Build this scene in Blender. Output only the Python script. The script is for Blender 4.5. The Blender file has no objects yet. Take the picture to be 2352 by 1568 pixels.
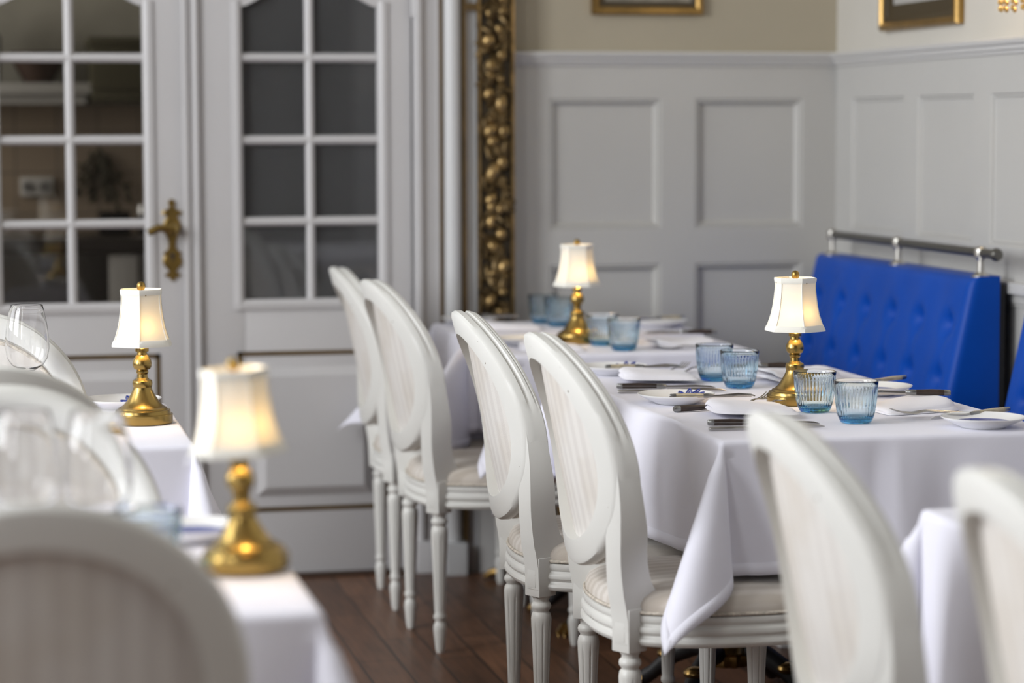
import bpy, bmesh, math, random
from mathutils import Vector, Matrix
random.seed(7)
PI = math.pi
SC = bpy.context.scene
COL = SC.collection
UP = Vector((0, 0, 1))

# ------------------------------------------------------------------ helpers
def tag(o, label=None, cat=None, group=None, kind=None):
    if label: o['label'] = label
    if cat: o['category'] = cat
    if group: o['group'] = group
    if kind: o['kind'] = kind
    return o

def empty(name, loc=(0, 0, 0), rz=0.0, label=None, cat=None, group=None):
    o = bpy.data.objects.new(name, None); COL.objects.link(o)
    o.location = loc; o.rotation_euler = (0, 0, rz); o.empty_display_size = 0.05
    return tag(o, label, cat, group)

def to_mesh(name, bm, angle=35):
    bmesh.ops.recalc_face_normals(bm, faces=bm.faces[:])
    me = bpy.data.meshes.new(name); bm.to_mesh(me); bm.free()
    for p in me.polygons: p.use_smooth = True
    me.set_sharp_from_angle(angle=math.radians(angle))
    return me

def link(name, me, mat=None, parent=None):
    if mat is not None and not me.materials: me.materials.append(mat)
    o = bpy.data.objects.new(name, me); COL.objects.link(o)
    if parent is not None: o.parent = parent
    return o

def obj(name, bm, mat=None, parent=None, angle=35):
    return link(name, to_mesh(name, bm, angle), mat, parent)

def struct(name, bm, mat, parent=None, angle=35):
    o = obj(name, bm, mat, parent, angle)
    if parent is None: o['kind'] = 'structure'
    return o

def NB(): return bmesh.new()

def box(bm, x0, x1, y0, y1, z0, z1, bev=0.0, mat=None):
    vs = [bm.verts.new((x, y, z)) for x in (x0, x1) for y in (y0, y1) for z in (z0, z1)]
    q = [(0, 1, 3, 2), (4, 6, 7, 5), (0, 4, 5, 1), (2, 3, 7, 6), (0, 2, 6, 4), (1, 5, 7, 3)]
    fs = [bm.faces.new([vs[i] for i in f]) for f in q]
    bmesh.ops.recalc_face_normals(bm, faces=fs)
    if bev > 0:
        es = list({e for f in fs for e in f.edges})
        bmesh.ops.bevel(bm, geom=es, offset=bev, segments=2, profile=0.6, affect='EDGES')
    if mat is not None:
        bmesh.ops.transform(bm, matrix=mat, verts=[v for v in vs if v.is_valid])
    return vs

def lathe(bm, prof, n=32, cx=0, cy=0, z0=0, rmod=None, closed=False, M=None):
    rings = []
    for (r, z) in prof:
        ring = []
        if r < 1e-6:
            v = bm.verts.new((cx, cy, z0 + z)); ring = [v] * n
        else:
            for i in range(n):
                a = 2 * PI * i / n
                rr = r * (rmod(a, z) if rmod else 1)
                ring.append(bm.verts.new((cx + rr * math.cos(a), cy + rr * math.sin(a), z0 + z)))
        rings.append(ring)
    pairs = list(zip(rings[:-1], rings[1:]))
    if closed: pairs.append((rings[-1], rings[0]))
    for A, B in pairs:
        for i in range(n):
            j = (i + 1) % n
            f = []
            for v in (A[i], A[j], B[j], B[i]):
                if v not in f: f.append(v)
            if len(f) >= 3:
                try: bm.faces.new(f)
                except ValueError: pass
    if not closed:
        for ring in (rings[0], rings[-1]):
            if ring[0] is not ring[1]:
                try: bm.faces.new(ring)
                except ValueError: pass
    if M is not None:
        bmesh.ops.transform(bm, matrix=M, verts=list({v for r in rings for v in r}))

def loft(bm, rings, closed_ring=True, caps=True, loop=False):
    R = [[bm.verts.new(p) for p in ring] for ring in rings]
    n = len(R[0])
    pairs = list(zip(R[:-1], R[1:]))
    if loop: pairs.append((R[-1], R[0]))
    for A, B in pairs:
        for i in range(n if closed_ring else n - 1):
            j = (i + 1) % n
            bm.faces.new((A[i], A[j], B[j], B[i]))
    if caps and closed_ring and not loop:
        bm.faces.new(R[0][::-1]); bm.faces.new(R[-1])
    return R

def tube(bm, pts, r, n=10, loop=False):
    pts = [Vector(p) for p in pts]; m = len(pts); rings = []
    for i, p in enumerate(pts):
        a = pts[(i - 1) % m] if (loop or i > 0) else pts[i]
        b = pts[(i + 1) % m] if (loop or i < m - 1) else pts[i]
        t = (b - a).normalized()
        ref = UP if abs(t.z) < 0.9 else Vector((1, 0, 0))
        u = t.cross(ref).normalized(); v = t.cross(u).normalized()
        rr = r[i] if isinstance(r, (list, tuple)) else r
        rings.append([p + rr * (math.cos(2 * PI * k / n) * u + math.sin(2 * PI * k / n) * v) for k in range(n)])
    loft(bm, rings, caps=True, loop=loop)

def ellipsoid(bm, c, rx, ry, rz, rot=None, nu=14, nv=9):
    M = Matrix.Translation(c) @ (rot.to_4x4() if rot else Matrix.Identity(4)) @ Matrix.Diagonal((rx, ry, rz, 1))
    prof = [(math.sin(PI * k / nv), -math.cos(PI * k / nv)) for k in range(nv + 1)]
    prof[0] = (0, -1); prof[-1] = (0, 1)
    lathe(bm, prof, nu, M=M)

def bar(bm, secs, n=14, e=2.6):
    """secs: (x, half width y, half height z, centre y, centre z): a rounded bar along x"""
    rings = []
    for (x, w, h, yc, zc) in secs:
        ring = []
        for k in range(n):
            a = 2 * PI * k / n
            c, s = math.cos(a), math.sin(a)
            ring.append((x, yc + w * math.copysign(abs(c) ** (2 / e), c), zc + h * math.copysign(abs(s) ** (2 / e), s)))
        rings.append(ring)
    loft(bm, rings)

def spline(pts, m):
    """closed Catmull-Rom"""
    n = len(pts); out = []
    for i in range(n):
        p0, p1, p2, p3 = (Vector(pts[(i + k) % n]) for k in (-1, 0, 1, 2))
        for k in range(m):
            t = k / m
            out.append(0.5 * ((2 * p1) + (p2 - p0) * t + (2 * p0 - 5 * p1 + 4 * p2 - p3) * t * t + (3 * p1 - p0 - 3 * p2 + p3) * t ** 3))
    return out

def lerp_table(tab, x):
    if x <= tab[0][0]: return tab[0][1]
    for (a, va), (b, vb) in zip(tab[:-1], tab[1:]):
        if x <= b: return va + (vb - va) * (x - a) / (b - a)
    return tab[-1][1]

# ------------------------------------------------------------------ materials
def new_mat(name):
    m = bpy.data.materials.new(name); m.use_nodes = True
    nt = m.node_tree
    return m, nt, nt.nodes['Principled BSDF']

def mat(name, col, rough=0.5, metal=0.0, noise=0.0, nscale=6.0, bump=0.0, bscale=60.0, spec=0.5, coat=0.0, sheen=0.0, **kw):
    m, nt, b = new_mat(name)
    b.inputs['Base Color'].default_value = (*col, 1)
    b.inputs['Roughness'].default_value = rough
    b.inputs['Metallic'].default_value = metal
    b.inputs['Specular IOR Level'].default_value = spec
    b.inputs['Coat Weight'].default_value = coat
    b.inputs['Sheen Weight'].default_value = sheen
    tc = nt.nodes.new('ShaderNodeTexCoord')
    if noise > 0:
        n = nt.nodes.new('ShaderNodeTexNoise'); n.inputs['Scale'].default_value = nscale; n.inputs['Detail'].default_value = 4
        r = nt.nodes.new('ShaderNodeValToRGB')
        r.color_ramp.elements[0].position = 0.3; r.color_ramp.elements[1].position = 0.7
        r.color_ramp.elements[0].color = (*[c * (1 - noise) for c in col], 1)
        r.color_ramp.elements[1].color = (*[min(1, c * (1 + noise)) for c in col], 1)
        nt.links.new(tc.outputs['Object'], n.inputs['Vector']); nt.links.new(n.outputs['Fac'], r.inputs['Fac'])
        nt.links.new(r.outputs['Color'], b.inputs['Base Color'])
    if bump > 0:
        n2 = nt.nodes.new('ShaderNodeTexNoise'); n2.inputs['Scale'].default_value = bscale; n2.inputs['Detail'].default_value = 3
        bp = nt.nodes.new('ShaderNodeBump'); bp.inputs['Strength'].default_value = bump; bp.inputs['Distance'].default_value = 0.004
        nt.links.new(tc.outputs['Object'], n2.inputs['Vector']); nt.links.new(n2.outputs['Fac'], bp.inputs['Height'])
        nt.links.new(bp.outputs['Normal'], b.inputs['Normal'])
    return m

def glass_mat(name, vol=None, dens=0.0, rough=0.0, ior=1.45):
    m = bpy.data.materials.new(name); m.use_nodes = True
    nt = m.node_tree; nt.nodes.clear()
    out = nt.nodes.new('ShaderNodeOutputMaterial'); g = nt.nodes.new('ShaderNodeBsdfGlass')
    g.inputs['Roughness'].default_value = rough; g.inputs['IOR'].default_value = ior
    g.inputs['Color'].default_value = (1, 1, 1, 1)
    nt.links.new(g.outputs[0], out.inputs['Surface'])
    if vol:
        v = nt.nodes.new('ShaderNodeVolumeAbsorption'); v.inputs['Color'].default_value = (*vol, 1); v.inputs['Density'].default_value = dens
        nt.links.new(v.outputs[0], out.inputs['Volume'])
    return m

def chipped_paint(name, col, chip, rough):
    """painted wood with a few small knocks showing darker wood"""
    m, nt, b = new_mat(name)
    tc = nt.nodes.new('ShaderNodeTexCoord')
    n = nt.nodes.new('ShaderNodeTexNoise'); n.inputs['Scale'].default_value = 38; n.inputs['Detail'].default_value = 5; n.inputs['Roughness'].default_value = 0.6
    r = nt.nodes.new('ShaderNodeValToRGB'); e = r.color_ramp.elements
    e[0].position = 0.712; e[0].color = (*col, 1); e[1].position = 0.735; e[1].color = (*chip, 1)
    n2 = nt.nodes.new('ShaderNodeTexNoise'); n2.inputs['Scale'].default_value = 4
    mx = nt.nodes.new('ShaderNodeMix'); mx.data_type = 'RGBA'; mx.blend_type = 'MULTIPLY'
    r2 = nt.nodes.new('ShaderNodeValToRGB'); r2.color_ramp.elements[0].color = (.93, .92, .9, 1); r2.color_ramp.elements[1].color = (1, 1, 1, 1)
    nt.links.new(tc.outputs['Object'], n.inputs['Vector']); nt.links.new(tc.outputs['Object'], n2.inputs['Vector'])
    nt.links.new(n.outputs['Fac'], r.inputs['Fac']); nt.links.new(n2.outputs['Fac'], r2.inputs['Fac'])
    mx.inputs['Factor'].default_value = 1.0
    nt.links.new(r.outputs['Color'], mx.inputs['A']); nt.links.new(r2.outputs['Color'], mx.inputs['B'])
    nt.links.new(mx.outputs['Result'], b.inputs['Base Color'])
    b.inputs['Roughness'].default_value = rough
    return m

def striped_fabric(name, c1, c2, axis, freq, bump=0.25):
    m, nt, b = new_mat(name)
    tc = nt.nodes.new('ShaderNodeTexCoord'); sp = nt.nodes.new('ShaderNodeSeparateXYZ')
    nt.links.new(tc.outputs['Object'], sp.inputs[0])
    mu = nt.nodes.new('ShaderNodeMath'); mu.operation = 'MULTIPLY'; mu.inputs[1].default_value = freq * 2 * PI
    nt.links.new(sp.outputs[axis], mu.inputs[0])
    si = nt.nodes.new('ShaderNodeMath'); si.operation = 'SINE'; nt.links.new(mu.outputs[0], si.inputs[0])
    mr = nt.nodes.new('ShaderNodeMapRange'); mr.inputs['From Min'].default_value = -0.45; mr.inputs['From Max'].default_value = 0.45
    nt.links.new(si.outputs[0], mr.inputs['Value'])
    mx = nt.nodes.new('ShaderNodeMix'); mx.data_type = 'RGBA'
    mx.inputs['A'].default_value = (*c1, 1); mx.inputs['B'].default_value = (*c2, 1)
    nt.links.new(mr.outputs['Result'], mx.inputs['Factor'])
    n = nt.nodes.new('ShaderNodeTexNoise'); n.inputs['Scale'].default_value = 7; n.inputs['Detail'].default_value = 3
    nt.links.new(tc.outputs['Object'], n.inputs['Vector'])
    r = nt.nodes.new('ShaderNodeValToRGB'); r.color_ramp.elements[0].position = .35; r.color_ramp.elements[0].color = (.9, .87, .83, 1)
    r.color_ramp.elements[1].position = .6; r.color_ramp.elements[1].color = (1, 1, 1, 1)
    nt.links.new(n.outputs['Fac'], r.inputs['Fac'])
    m2 = nt.nodes.new('ShaderNodeMix'); m2.data_type = 'RGBA'; m2.blend_type = 'MULTIPLY'; m2.inputs['Factor'].default_value = 1
    nt.links.new(mx.outputs['Result'], m2.inputs['A']); nt.links.new(r.outputs['Color'], m2.inputs['B'])
    nt.links.new(m2.outputs['Result'], b.inputs['Base Color'])
    w = nt.nodes.new('ShaderNodeTexNoise'); w.inputs['Scale'].default_value = 500
    nt.links.new(tc.outputs['Object'], w.inputs['Vector'])
    bp = nt.nodes.new('ShaderNodeBump'); bp.inputs['Strength'].default_value = bump; bp.inputs['Distance'].default_value = .002
    nt.links.new(w.outputs['Fac'], bp.inputs['Height']); nt.links.new(bp.outputs['Normal'], b.inputs['Normal'])
    b.inputs['Roughness'].default_value = 0.85; b.inputs['Sheen Weight'].default_value = 0.2
    b.inputs['Specular IOR Level'].default_value = 0.2
    return m

def floor_mat():
    m, nt, b = new_mat('oiled_plank_floor')
    tc = nt.nodes.new('ShaderNodeTexCoord')
    mp = nt.nodes.new('ShaderNodeMapping'); mp.inputs['Rotation'].default_value = (0, 0, PI / 2)
    nt.links.new(tc.outputs['Object'], mp.inputs['Vector'])
    br = nt.nodes.new('ShaderNodeTexBrick')
    br.inputs['Scale'].default_value = 1.0; br.inputs['Brick Width'].default_value = 0.62; br.inputs['Row Height'].default_value = 0.104
    br.inputs['Mortar Size'].default_value = 0.0035; br.inputs['Mortar Smooth'].default_value = 0.35; br.inputs['Bias'].default_value = 0.0
    br.offset = 0.42; br.offset_frequency = 2
    br.inputs['Color1'].default_value = (0.09, 0.045, 0.026, 1); br.inputs['Color2'].default_value = (0.18, 0.088, 0.047, 1)
    br.inputs['Mortar'].default_value = (0.03, 0.017, 0.011, 1)
    nt.links.new(mp.outputs['Vector'], br.inputs['Vector'])
    mp2 = nt.nodes.new('ShaderNodeMapping'); mp2.inputs['Scale'].default_value = (22, 1.6, 1)
    nt.links.new(tc.outputs['Object'], mp2.inputs['Vector'])
    n = nt.nodes.new('ShaderNodeTexNoise'); n.inputs['Scale'].default_value = 3; n.inputs['Detail'].default_value = 6
    nt.links.new(mp2.outputs['Vector'], n.inputs['Vector'])
    r = nt.nodes.new('ShaderNodeValToRGB'); r.color_ramp.elements[0].color = (.62, .6, .58, 1); r.color_ramp.elements[1].color = (1.2, 1.15, 1.1, 1)
    r.color_ramp.elements[0].position = .3; r.color_ramp.elements[1].position = .72
    nt.links.new(n.outputs['Fac'], r.inputs['Fac'])
    mx = nt.nodes.new('ShaderNodeMix'); mx.data_type = 'RGBA'; mx.blend_type = 'MULTIPLY'; mx.inputs['Factor'].default_value = 1
    nt.links.new(br.outputs['Color'], mx.inputs['A']); nt.links.new(r.outputs['Color'], mx.inputs['B'])
    nt.links.new(mx.outputs['Result'], b.inputs['Base Color'])
    b.inputs['Roughness'].default_value = 0.40; b.inputs['Specular IOR Level'].default_value = .4
    bp = nt.nodes.new('ShaderNodeBump'); bp.inputs['Strength'].default_value = .35; bp.inputs['Distance'].default_value = .002; bp.invert = True
    nt.links.new(br.outputs['Fac'], bp.inputs['Height']); nt.links.new(bp.outputs['Normal'], b.inputs['Normal'])
    return m

def shade_mat():
    m = bpy.data.materials.new('lampshade_fabric'); m.use_nodes = True
    nt = m.node_tree; nt.nodes.clear()
    out = nt.nodes.new('ShaderNodeOutputMaterial')
    d = nt.nodes.new('ShaderNodeBsdfDiffuse'); t = nt.nodes.new('ShaderNodeBsdfTranslucent')
    d.inputs['Color'].default_value = (.82, .80, .73, 1); t.inputs['Color'].default_value = (.86, .74, .46, 1)
    mx = nt.nodes.new('ShaderNodeMixShader'); mx.inputs[0].default_value = 0.07
    nt.links.new(d.outputs[0], mx.inputs[1]); nt.links.new(t.outputs[0], mx.inputs[2]); nt.links.new(mx.outputs[0], out.inputs['Surface'])
    return m

def brick_mat(name, c1, c2, mortar, w, h, rough=.3):
    m, nt, b = new_mat(name)
    tc = nt.nodes.new('ShaderNodeTexCoord'); mp = nt.nodes.new('ShaderNodeMapping'); mp.inputs['Rotation'].default_value = (PI / 2, 0, 0)
    nt.links.new(tc.outputs['Object'], mp.inputs['Vector'])
    br = nt.nodes.new('ShaderNodeTexBrick'); br.offset = 0
    br.inputs['Scale'].default_value = 1; br.inputs['Brick Width'].default_value = w; br.inputs['Row Height'].default_value = h
    br.inputs['Mortar Size'].default_value = .004
    br.inputs['Color1'].default_value = (*c1, 1); br.inputs['Color2'].default_value = (*c2, 1); br.inputs['Mortar'].default_value = (*mortar, 1)
    nt.links.new(mp.outputs['Vector'], br.inputs['Vector']); nt.links.new(br.outputs['Color'], b.inputs['Base Color'])
    b.inputs['Roughness'].default_value = rough
    return m

def emit_mat(name, col, s):
    m, nt, b = new_mat(name)
    b.inputs['Base Color'].default_value = (*col, 1)
    b.inputs['Emission Color'].default_value = (*col, 1); b.inputs['Emission Strength'].default_value = s
    return m

M = {}
M['wainscot'] = mat('white_wainscot_paint', (.46, .452, .432), .45, noise=.02, nscale=3)
M['upper'] = mat('shaded_cream_wall_paint', (.37, .33, .25), .7, noise=.03, nscale=2.5, bump=.05)  # end wall's weaker daylight is put into this darker cream
M['upper_right'] = mat('lit_cream_wall_paint', (0.516, 0.494, 0.447), .7, noise=.03, nscale=2.5, bump=.05)  # same upper cream, lightened for the wall that faces the windows
M['plaster'] = mat('white_plaster', (.8, .79, .77), .85, noise=.02)
M['ceiling'] = mat('beige_ceiling', (.40, .385, .36), .8, noise=.03)
M['left_paint'] = mat('grey_beige_wall_paint', (.30, .28, .25), .8, noise=.03)
M['back_wall'] = mat('dark_brown_back_wall', (.07, .055, .045), .7, noise=.1)
M['door'] = mat('white_door_paint', (0.516, 0.507, 0.512), .38, noise=.02, nscale=3)
M['trim'] = mat('white_trim_paint', (0.533, 0.525, 0.512), .35)
M['column'] = mat('pale_grey_paint', (0.533, 0.537, 0.542), .4)
M['floor'] = floor_mat()
M['gilt'] = mat('antique_gilt', (.27, .18, .075), .34, metal=.85, noise=.5, nscale=28)
M['gilt_leaf'] = mat('dark_gilt_leaves', (.12, .08, .034), .42, metal=.75, noise=.5, nscale=40)
M['gilt_dark'] = mat('dark_bronze', (.045, .033, .018), .5, metal=.3, noise=.4, nscale=20)
M['gilt_line'] = mat('dull_gold_paint', (.115, .072, .026), .45, metal=.4, noise=.2, nscale=14)
M['gold_leaf'] = mat('gold_leaf', (.36, .225, .075), .24, metal=.9, noise=.2, nscale=18)
M['chair_paint'] = chipped_paint('cream_chair_paint', (.69, .69, .665), (.16, .12, .08), .38)
M['fabric_back'] = striped_fabric('striped_back_fabric', (.655, .632, .60), (.60, .573, .545), 1, 30)
M['fabric_seat'] = striped_fabric('striped_seat_fabric', (.66, .62, .575), (.57, .525, .475), 1, 30)
M['braid'] = mat('beige_braid', (.54, .49, .42), .8, noise=.35, nscale=120)
M['linen'] = mat('white_linen', (.775, .77, .855), .8, noise=.015, nscale=10, bump=.05, bscale=400, sheen=.15, spec=.2)
M['napkin'] = mat('white_napkin_linen', (.80, .79, .84), .85, bump=.12, bscale=350, sheen=.15, spec=.2)
M['brass'] = mat('brushed_brass', (.33, .225, .072), .27, metal=1.0, noise=.08, nscale=40)
M['brass_dark'] = mat('aged_brass', (.27, .18, .055), .36, metal=1.0, noise=.2, nscale=30)
M['shade'] = shade_mat()
M['shade_trim'] = mat('lampshade_trim', (.80, .78, .71), .8, bump=.1, bscale=300)
M['steel'] = mat('polished_steel', (.48, .47, .46), .2, metal=1.0)
M['steel_dark'] = mat('dull_steel', (.30, .30, .295), .3, metal=1.0)
M['wood_handle'] = mat('dark_wood_handle', (.035, .022, .017), .35, noise=.4, nscale=60)
M['horn'] = mat('pale_horn_handle', (.42, .36, .25), .3, noise=.3, nscale=50)
M['china'] = mat('white_china', (.82, .82, .82), .12, coat=.3)
M['blue_glaze'] = mat('cobalt_glaze', (.035, .06, .30), .15, coat=.3)
M['blue_glass'] = glass_mat('aqua_blue_glass', (.22, .72, .93), 46)
M['clear_glass'] = glass_mat('clear_glass')
M['pane'] = glass_mat('door_glass', (.6, .62, .6), 20)
M['grey_pane'] = mat('grey_blind_behind_glass', (.085, .086, .09), .55, noise=.15, nscale=1.5)
M['leather'] = mat('royal_blue_leather', (.002, .058, .36), .40, noise=.06, nscale=5, bump=.12, bscale=260, spec=.16)
M['black'] = mat('plain_black', (.012, .012, .015), .6)
M['pewter'] = mat('dark_pewter', (.16, .155, .14), .33, metal=.9)
M['nickel'] = mat('brushed_nickel', (.60, .58, .54), .28, metal=1.0)
M['iron'] = mat('black_cast_iron', (.012, .011, .012), .45)
M['kitchen_wall'] = mat('kitchen_upper_wall', (.40, .39, .34), .7, noise=.1)
M['tiles'] = brick_mat('beige_kitchen_tiles', (.30, .245, .195), (.34, .27, .2), (.2, .17, .14), .15, .15)
M['kitchen_white'] = mat('kitchen_white', (.55, .55, .54), .4)
M['kitchen_steel'] = mat('kitchen_steel', (.35, .35, .35), .35, metal=.8)
M['counter'] = mat('dark_counter', (.05, .045, .042), .3)
M['oven'] = mat('oven_black', (.012, .012, .013), .25)
M['plant'] = mat('dry_dark_leaves', (.055, .05, .03), .7, noise=.4, nscale=30)
M['bowl_brown'] = mat('brown_bowl', (.06, .035, .025), .4)
M['threshold'] = mat('brown_threshold', (.05, .028, .018), .45, noise=.2)
M['picture_green'] = mat('muted_green_picture', (.19, .21, .17), .5, noise=.25, nscale=9)
M['picture_grey'] = mat('warm_grey_picture', (.24, .22, .18), .5, noise=.45, nscale=14)
M['mount'] = mat('grey_mount', (.36, .35, .33), .7)
M['frame_dark'] = mat('dark_brown_frame', (.05, .036, .018), .4, metal=.2)
M['crystal'] = mat('gold_lit_crystal', (.85, .55, .2), .08, metal=.6)  # warm lamp light on the glass beads, put into their colour
M['bulb'] = emit_mat('warm_bulb', (1, .72, .38), 8)
M['white_base'] = mat('white_painted_base', (.72, .72, .72), .4)

# ------------------------------------------------------------------ room shell
YD, YW, XR, XL, YB, ZC = 7.45, 7.45, 2.657, -3.1, -2.6, 4.6

bm = NB(); box(bm, XL - .2, XR + .2, YB - .2, 10.2, -.12, 0); struct('floor', bm, M['floor'])
bm = NB(); box(bm, XL - .2, XR + .2, YB - .2, 10.2, ZC, ZC + .12); struct('ceiling', bm, M['ceiling'])
bm = NB(); box(bm, XL - .2, XR + .2, YB - .2, YB, 0, ZC); struct('wall_back', bm, M['back_wall'])

def panel_wall(bm, f, us, zs, panels, depth=.022, slope=.022):
    """f(u, z, d) -> point; a wall skin with recessed panels at the given (u0,u1,z0,z1)"""
    us = sorted(set(us) | {p[0] for p in panels} | {p[1] for p in panels})
    zs = sorted(set(zs) | {p[2] for p in panels} | {p[3] for p in panels})
    def quad(a, b, c, d): bm.faces.new([bm.verts.new(f(*p)) for p in (a, b, c, d)])
    for u0, u1 in zip(us[:-1], us[1:]):
        for z0, z1 in zip(zs[:-1], zs[1:]):
            uc, zc = (u0 + u1) / 2, (z0 + z1) / 2
            if any(p[0] < uc < p[1] and p[2] < zc < p[3] for p in panels): continue
            quad((u0, z0, 0), (u1, z0, 0), (u1, z1, 0), (u0, z1, 0))
    for (u0, u1, z0, z1) in panels:
        rings = [(0, 0), (.004, .006), (.009, .004), (slope * .8, depth * .8), (slope, depth)]
        prev = None
        for ins, d in rings:
            r = [(u0 + ins, z0 + ins, d), (u1 - ins, z0 + ins, d), (u1 - ins, z1 - ins, d), (u0 + ins, z1 - ins, d)]
            if prev:
                for i in range(4):
                    j = (i + 1) % 4
                    quad(prev[i], prev[j], r[j], r[i])
            prev = r
        quad(*prev)

# end wall: panelled part right of the gilded surround
bm = NB()
panel_wall(bm, lambda u, z, d: (u, YW + d, z), [1.40, XR], [0, 1.57],
           [(1.731, 2.086, 1.047, 1.449), (2.197, 2.546, 1.047, 1.449), (1.731, 2.086, .22, .937), (2.197, 2.546, .22, .937)])
struct('wall_end', bm, M['wainscot'], angle=20)
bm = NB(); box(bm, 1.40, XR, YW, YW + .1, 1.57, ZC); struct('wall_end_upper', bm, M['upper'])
bm = NB(); box(bm, 1.40, XR + .2, YW + .03, YW + .2, 0, 1.6); struct('wall_end_core', bm, M['plaster'])
# cap rail profile along the end wall and the right wall (stepped moulding)
CAP = [(0, 1.594), (.030, 1.592), (.034, 1.586), (.030, 1.576), (.020, 1.572), (.018, 1.562), (.010, 1.558), (.008, 1.551), (0, 1.549)]
bm = NB(); loft(bm, [[(x, YW - d, z) for d, z in CAP] for x in (1.60, XR)]); struct('trim_1', bm, M['trim'], angle=25)
bm = NB(); loft(bm, [[(XR - d, y, z) for d, z in CAP] for y in (YB, YW)]); struct('trim_2', bm, M['trim'], angle=25)
# right wall
pan = [(7.306, 6.871), (6.758, 6.350), (6.232, 5.82), (5.70, 5.29), (5.17, 4.76), (4.64, 4.2)]
bm = NB()
panel_wall(bm, lambda u, z, d: (XR + d, u, z), [YB, YW], [0, 1.57], [(b, a, 1.047, 1.449) for a, b in pan] + [(b, a, .22, .90) for a, b in pan], depth=.010, slope=.012)
struct('wall_right', bm, M['wainscot'], angle=20)
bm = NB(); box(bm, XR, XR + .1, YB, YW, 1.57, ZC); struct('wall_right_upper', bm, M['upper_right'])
bm = NB(); box(bm, XR + .02, XR + .2, YB, YW, 0, 1.6); struct('wall_right_core', bm, M['plaster'])
# narrow rail with screws behind the benches
bm = NB(); box(bm, XR - .018, XR, 4.2, 7.44, .925, .955, .003)
struct('trim_3', bm, M['trim'])
bm = NB(); box(bm, 1.60, XR, YW - .02, YW, 0, .12, .004); struct('baseboard_end', bm, M['trim'])
bm = NB(); box(bm, XR - .02, XR, YB, YW, 0, .12, .004); struct('baseboard_right', bm, M['trim'])

# left wall with three tall windows (outside the frame; they light the room)
wins = [(-1.2, .6), (2.5, 4.6), (5.2, 7.1)]
WZ0, WZ1 = 1.15, 4.35
bm = NB()
ys = [YB] + [v for w in wins for v in w] + [10.2]
for a, b in zip(ys[0::2], ys[1::2]): box(bm, XL - .2, XL, a, b, 0, ZC)
for a, b in wins: box(bm, XL - .2, XL, a, b, 0, WZ0); box(bm, XL - .2, XL, a, b, WZ1, ZC)
struct('wall_left', bm, M['left_paint'])
for k, (a, b) in enumerate(wins):
    bm = NB()
    for z in (WZ0, (WZ0 + WZ1) / 2 + .25, WZ1 - .05): box(bm, XL - .12, XL - .07, a, b, z, z + .05)
    for y in (a, (a + b) / 2 - .025, b - .05): box(bm, XL - .12, XL - .07, y, y + .05, WZ0, WZ1)
    struct('window_%d' % (k + 1), bm, M['trim'])

# ------------------------------------------------------------------ double doors
def arch_z(u, u0, u1):
    t = (u - u0) / (u1 - u0)
    return 1.722 + .085 * math.sin(PI * t) ** 1.3

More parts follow.
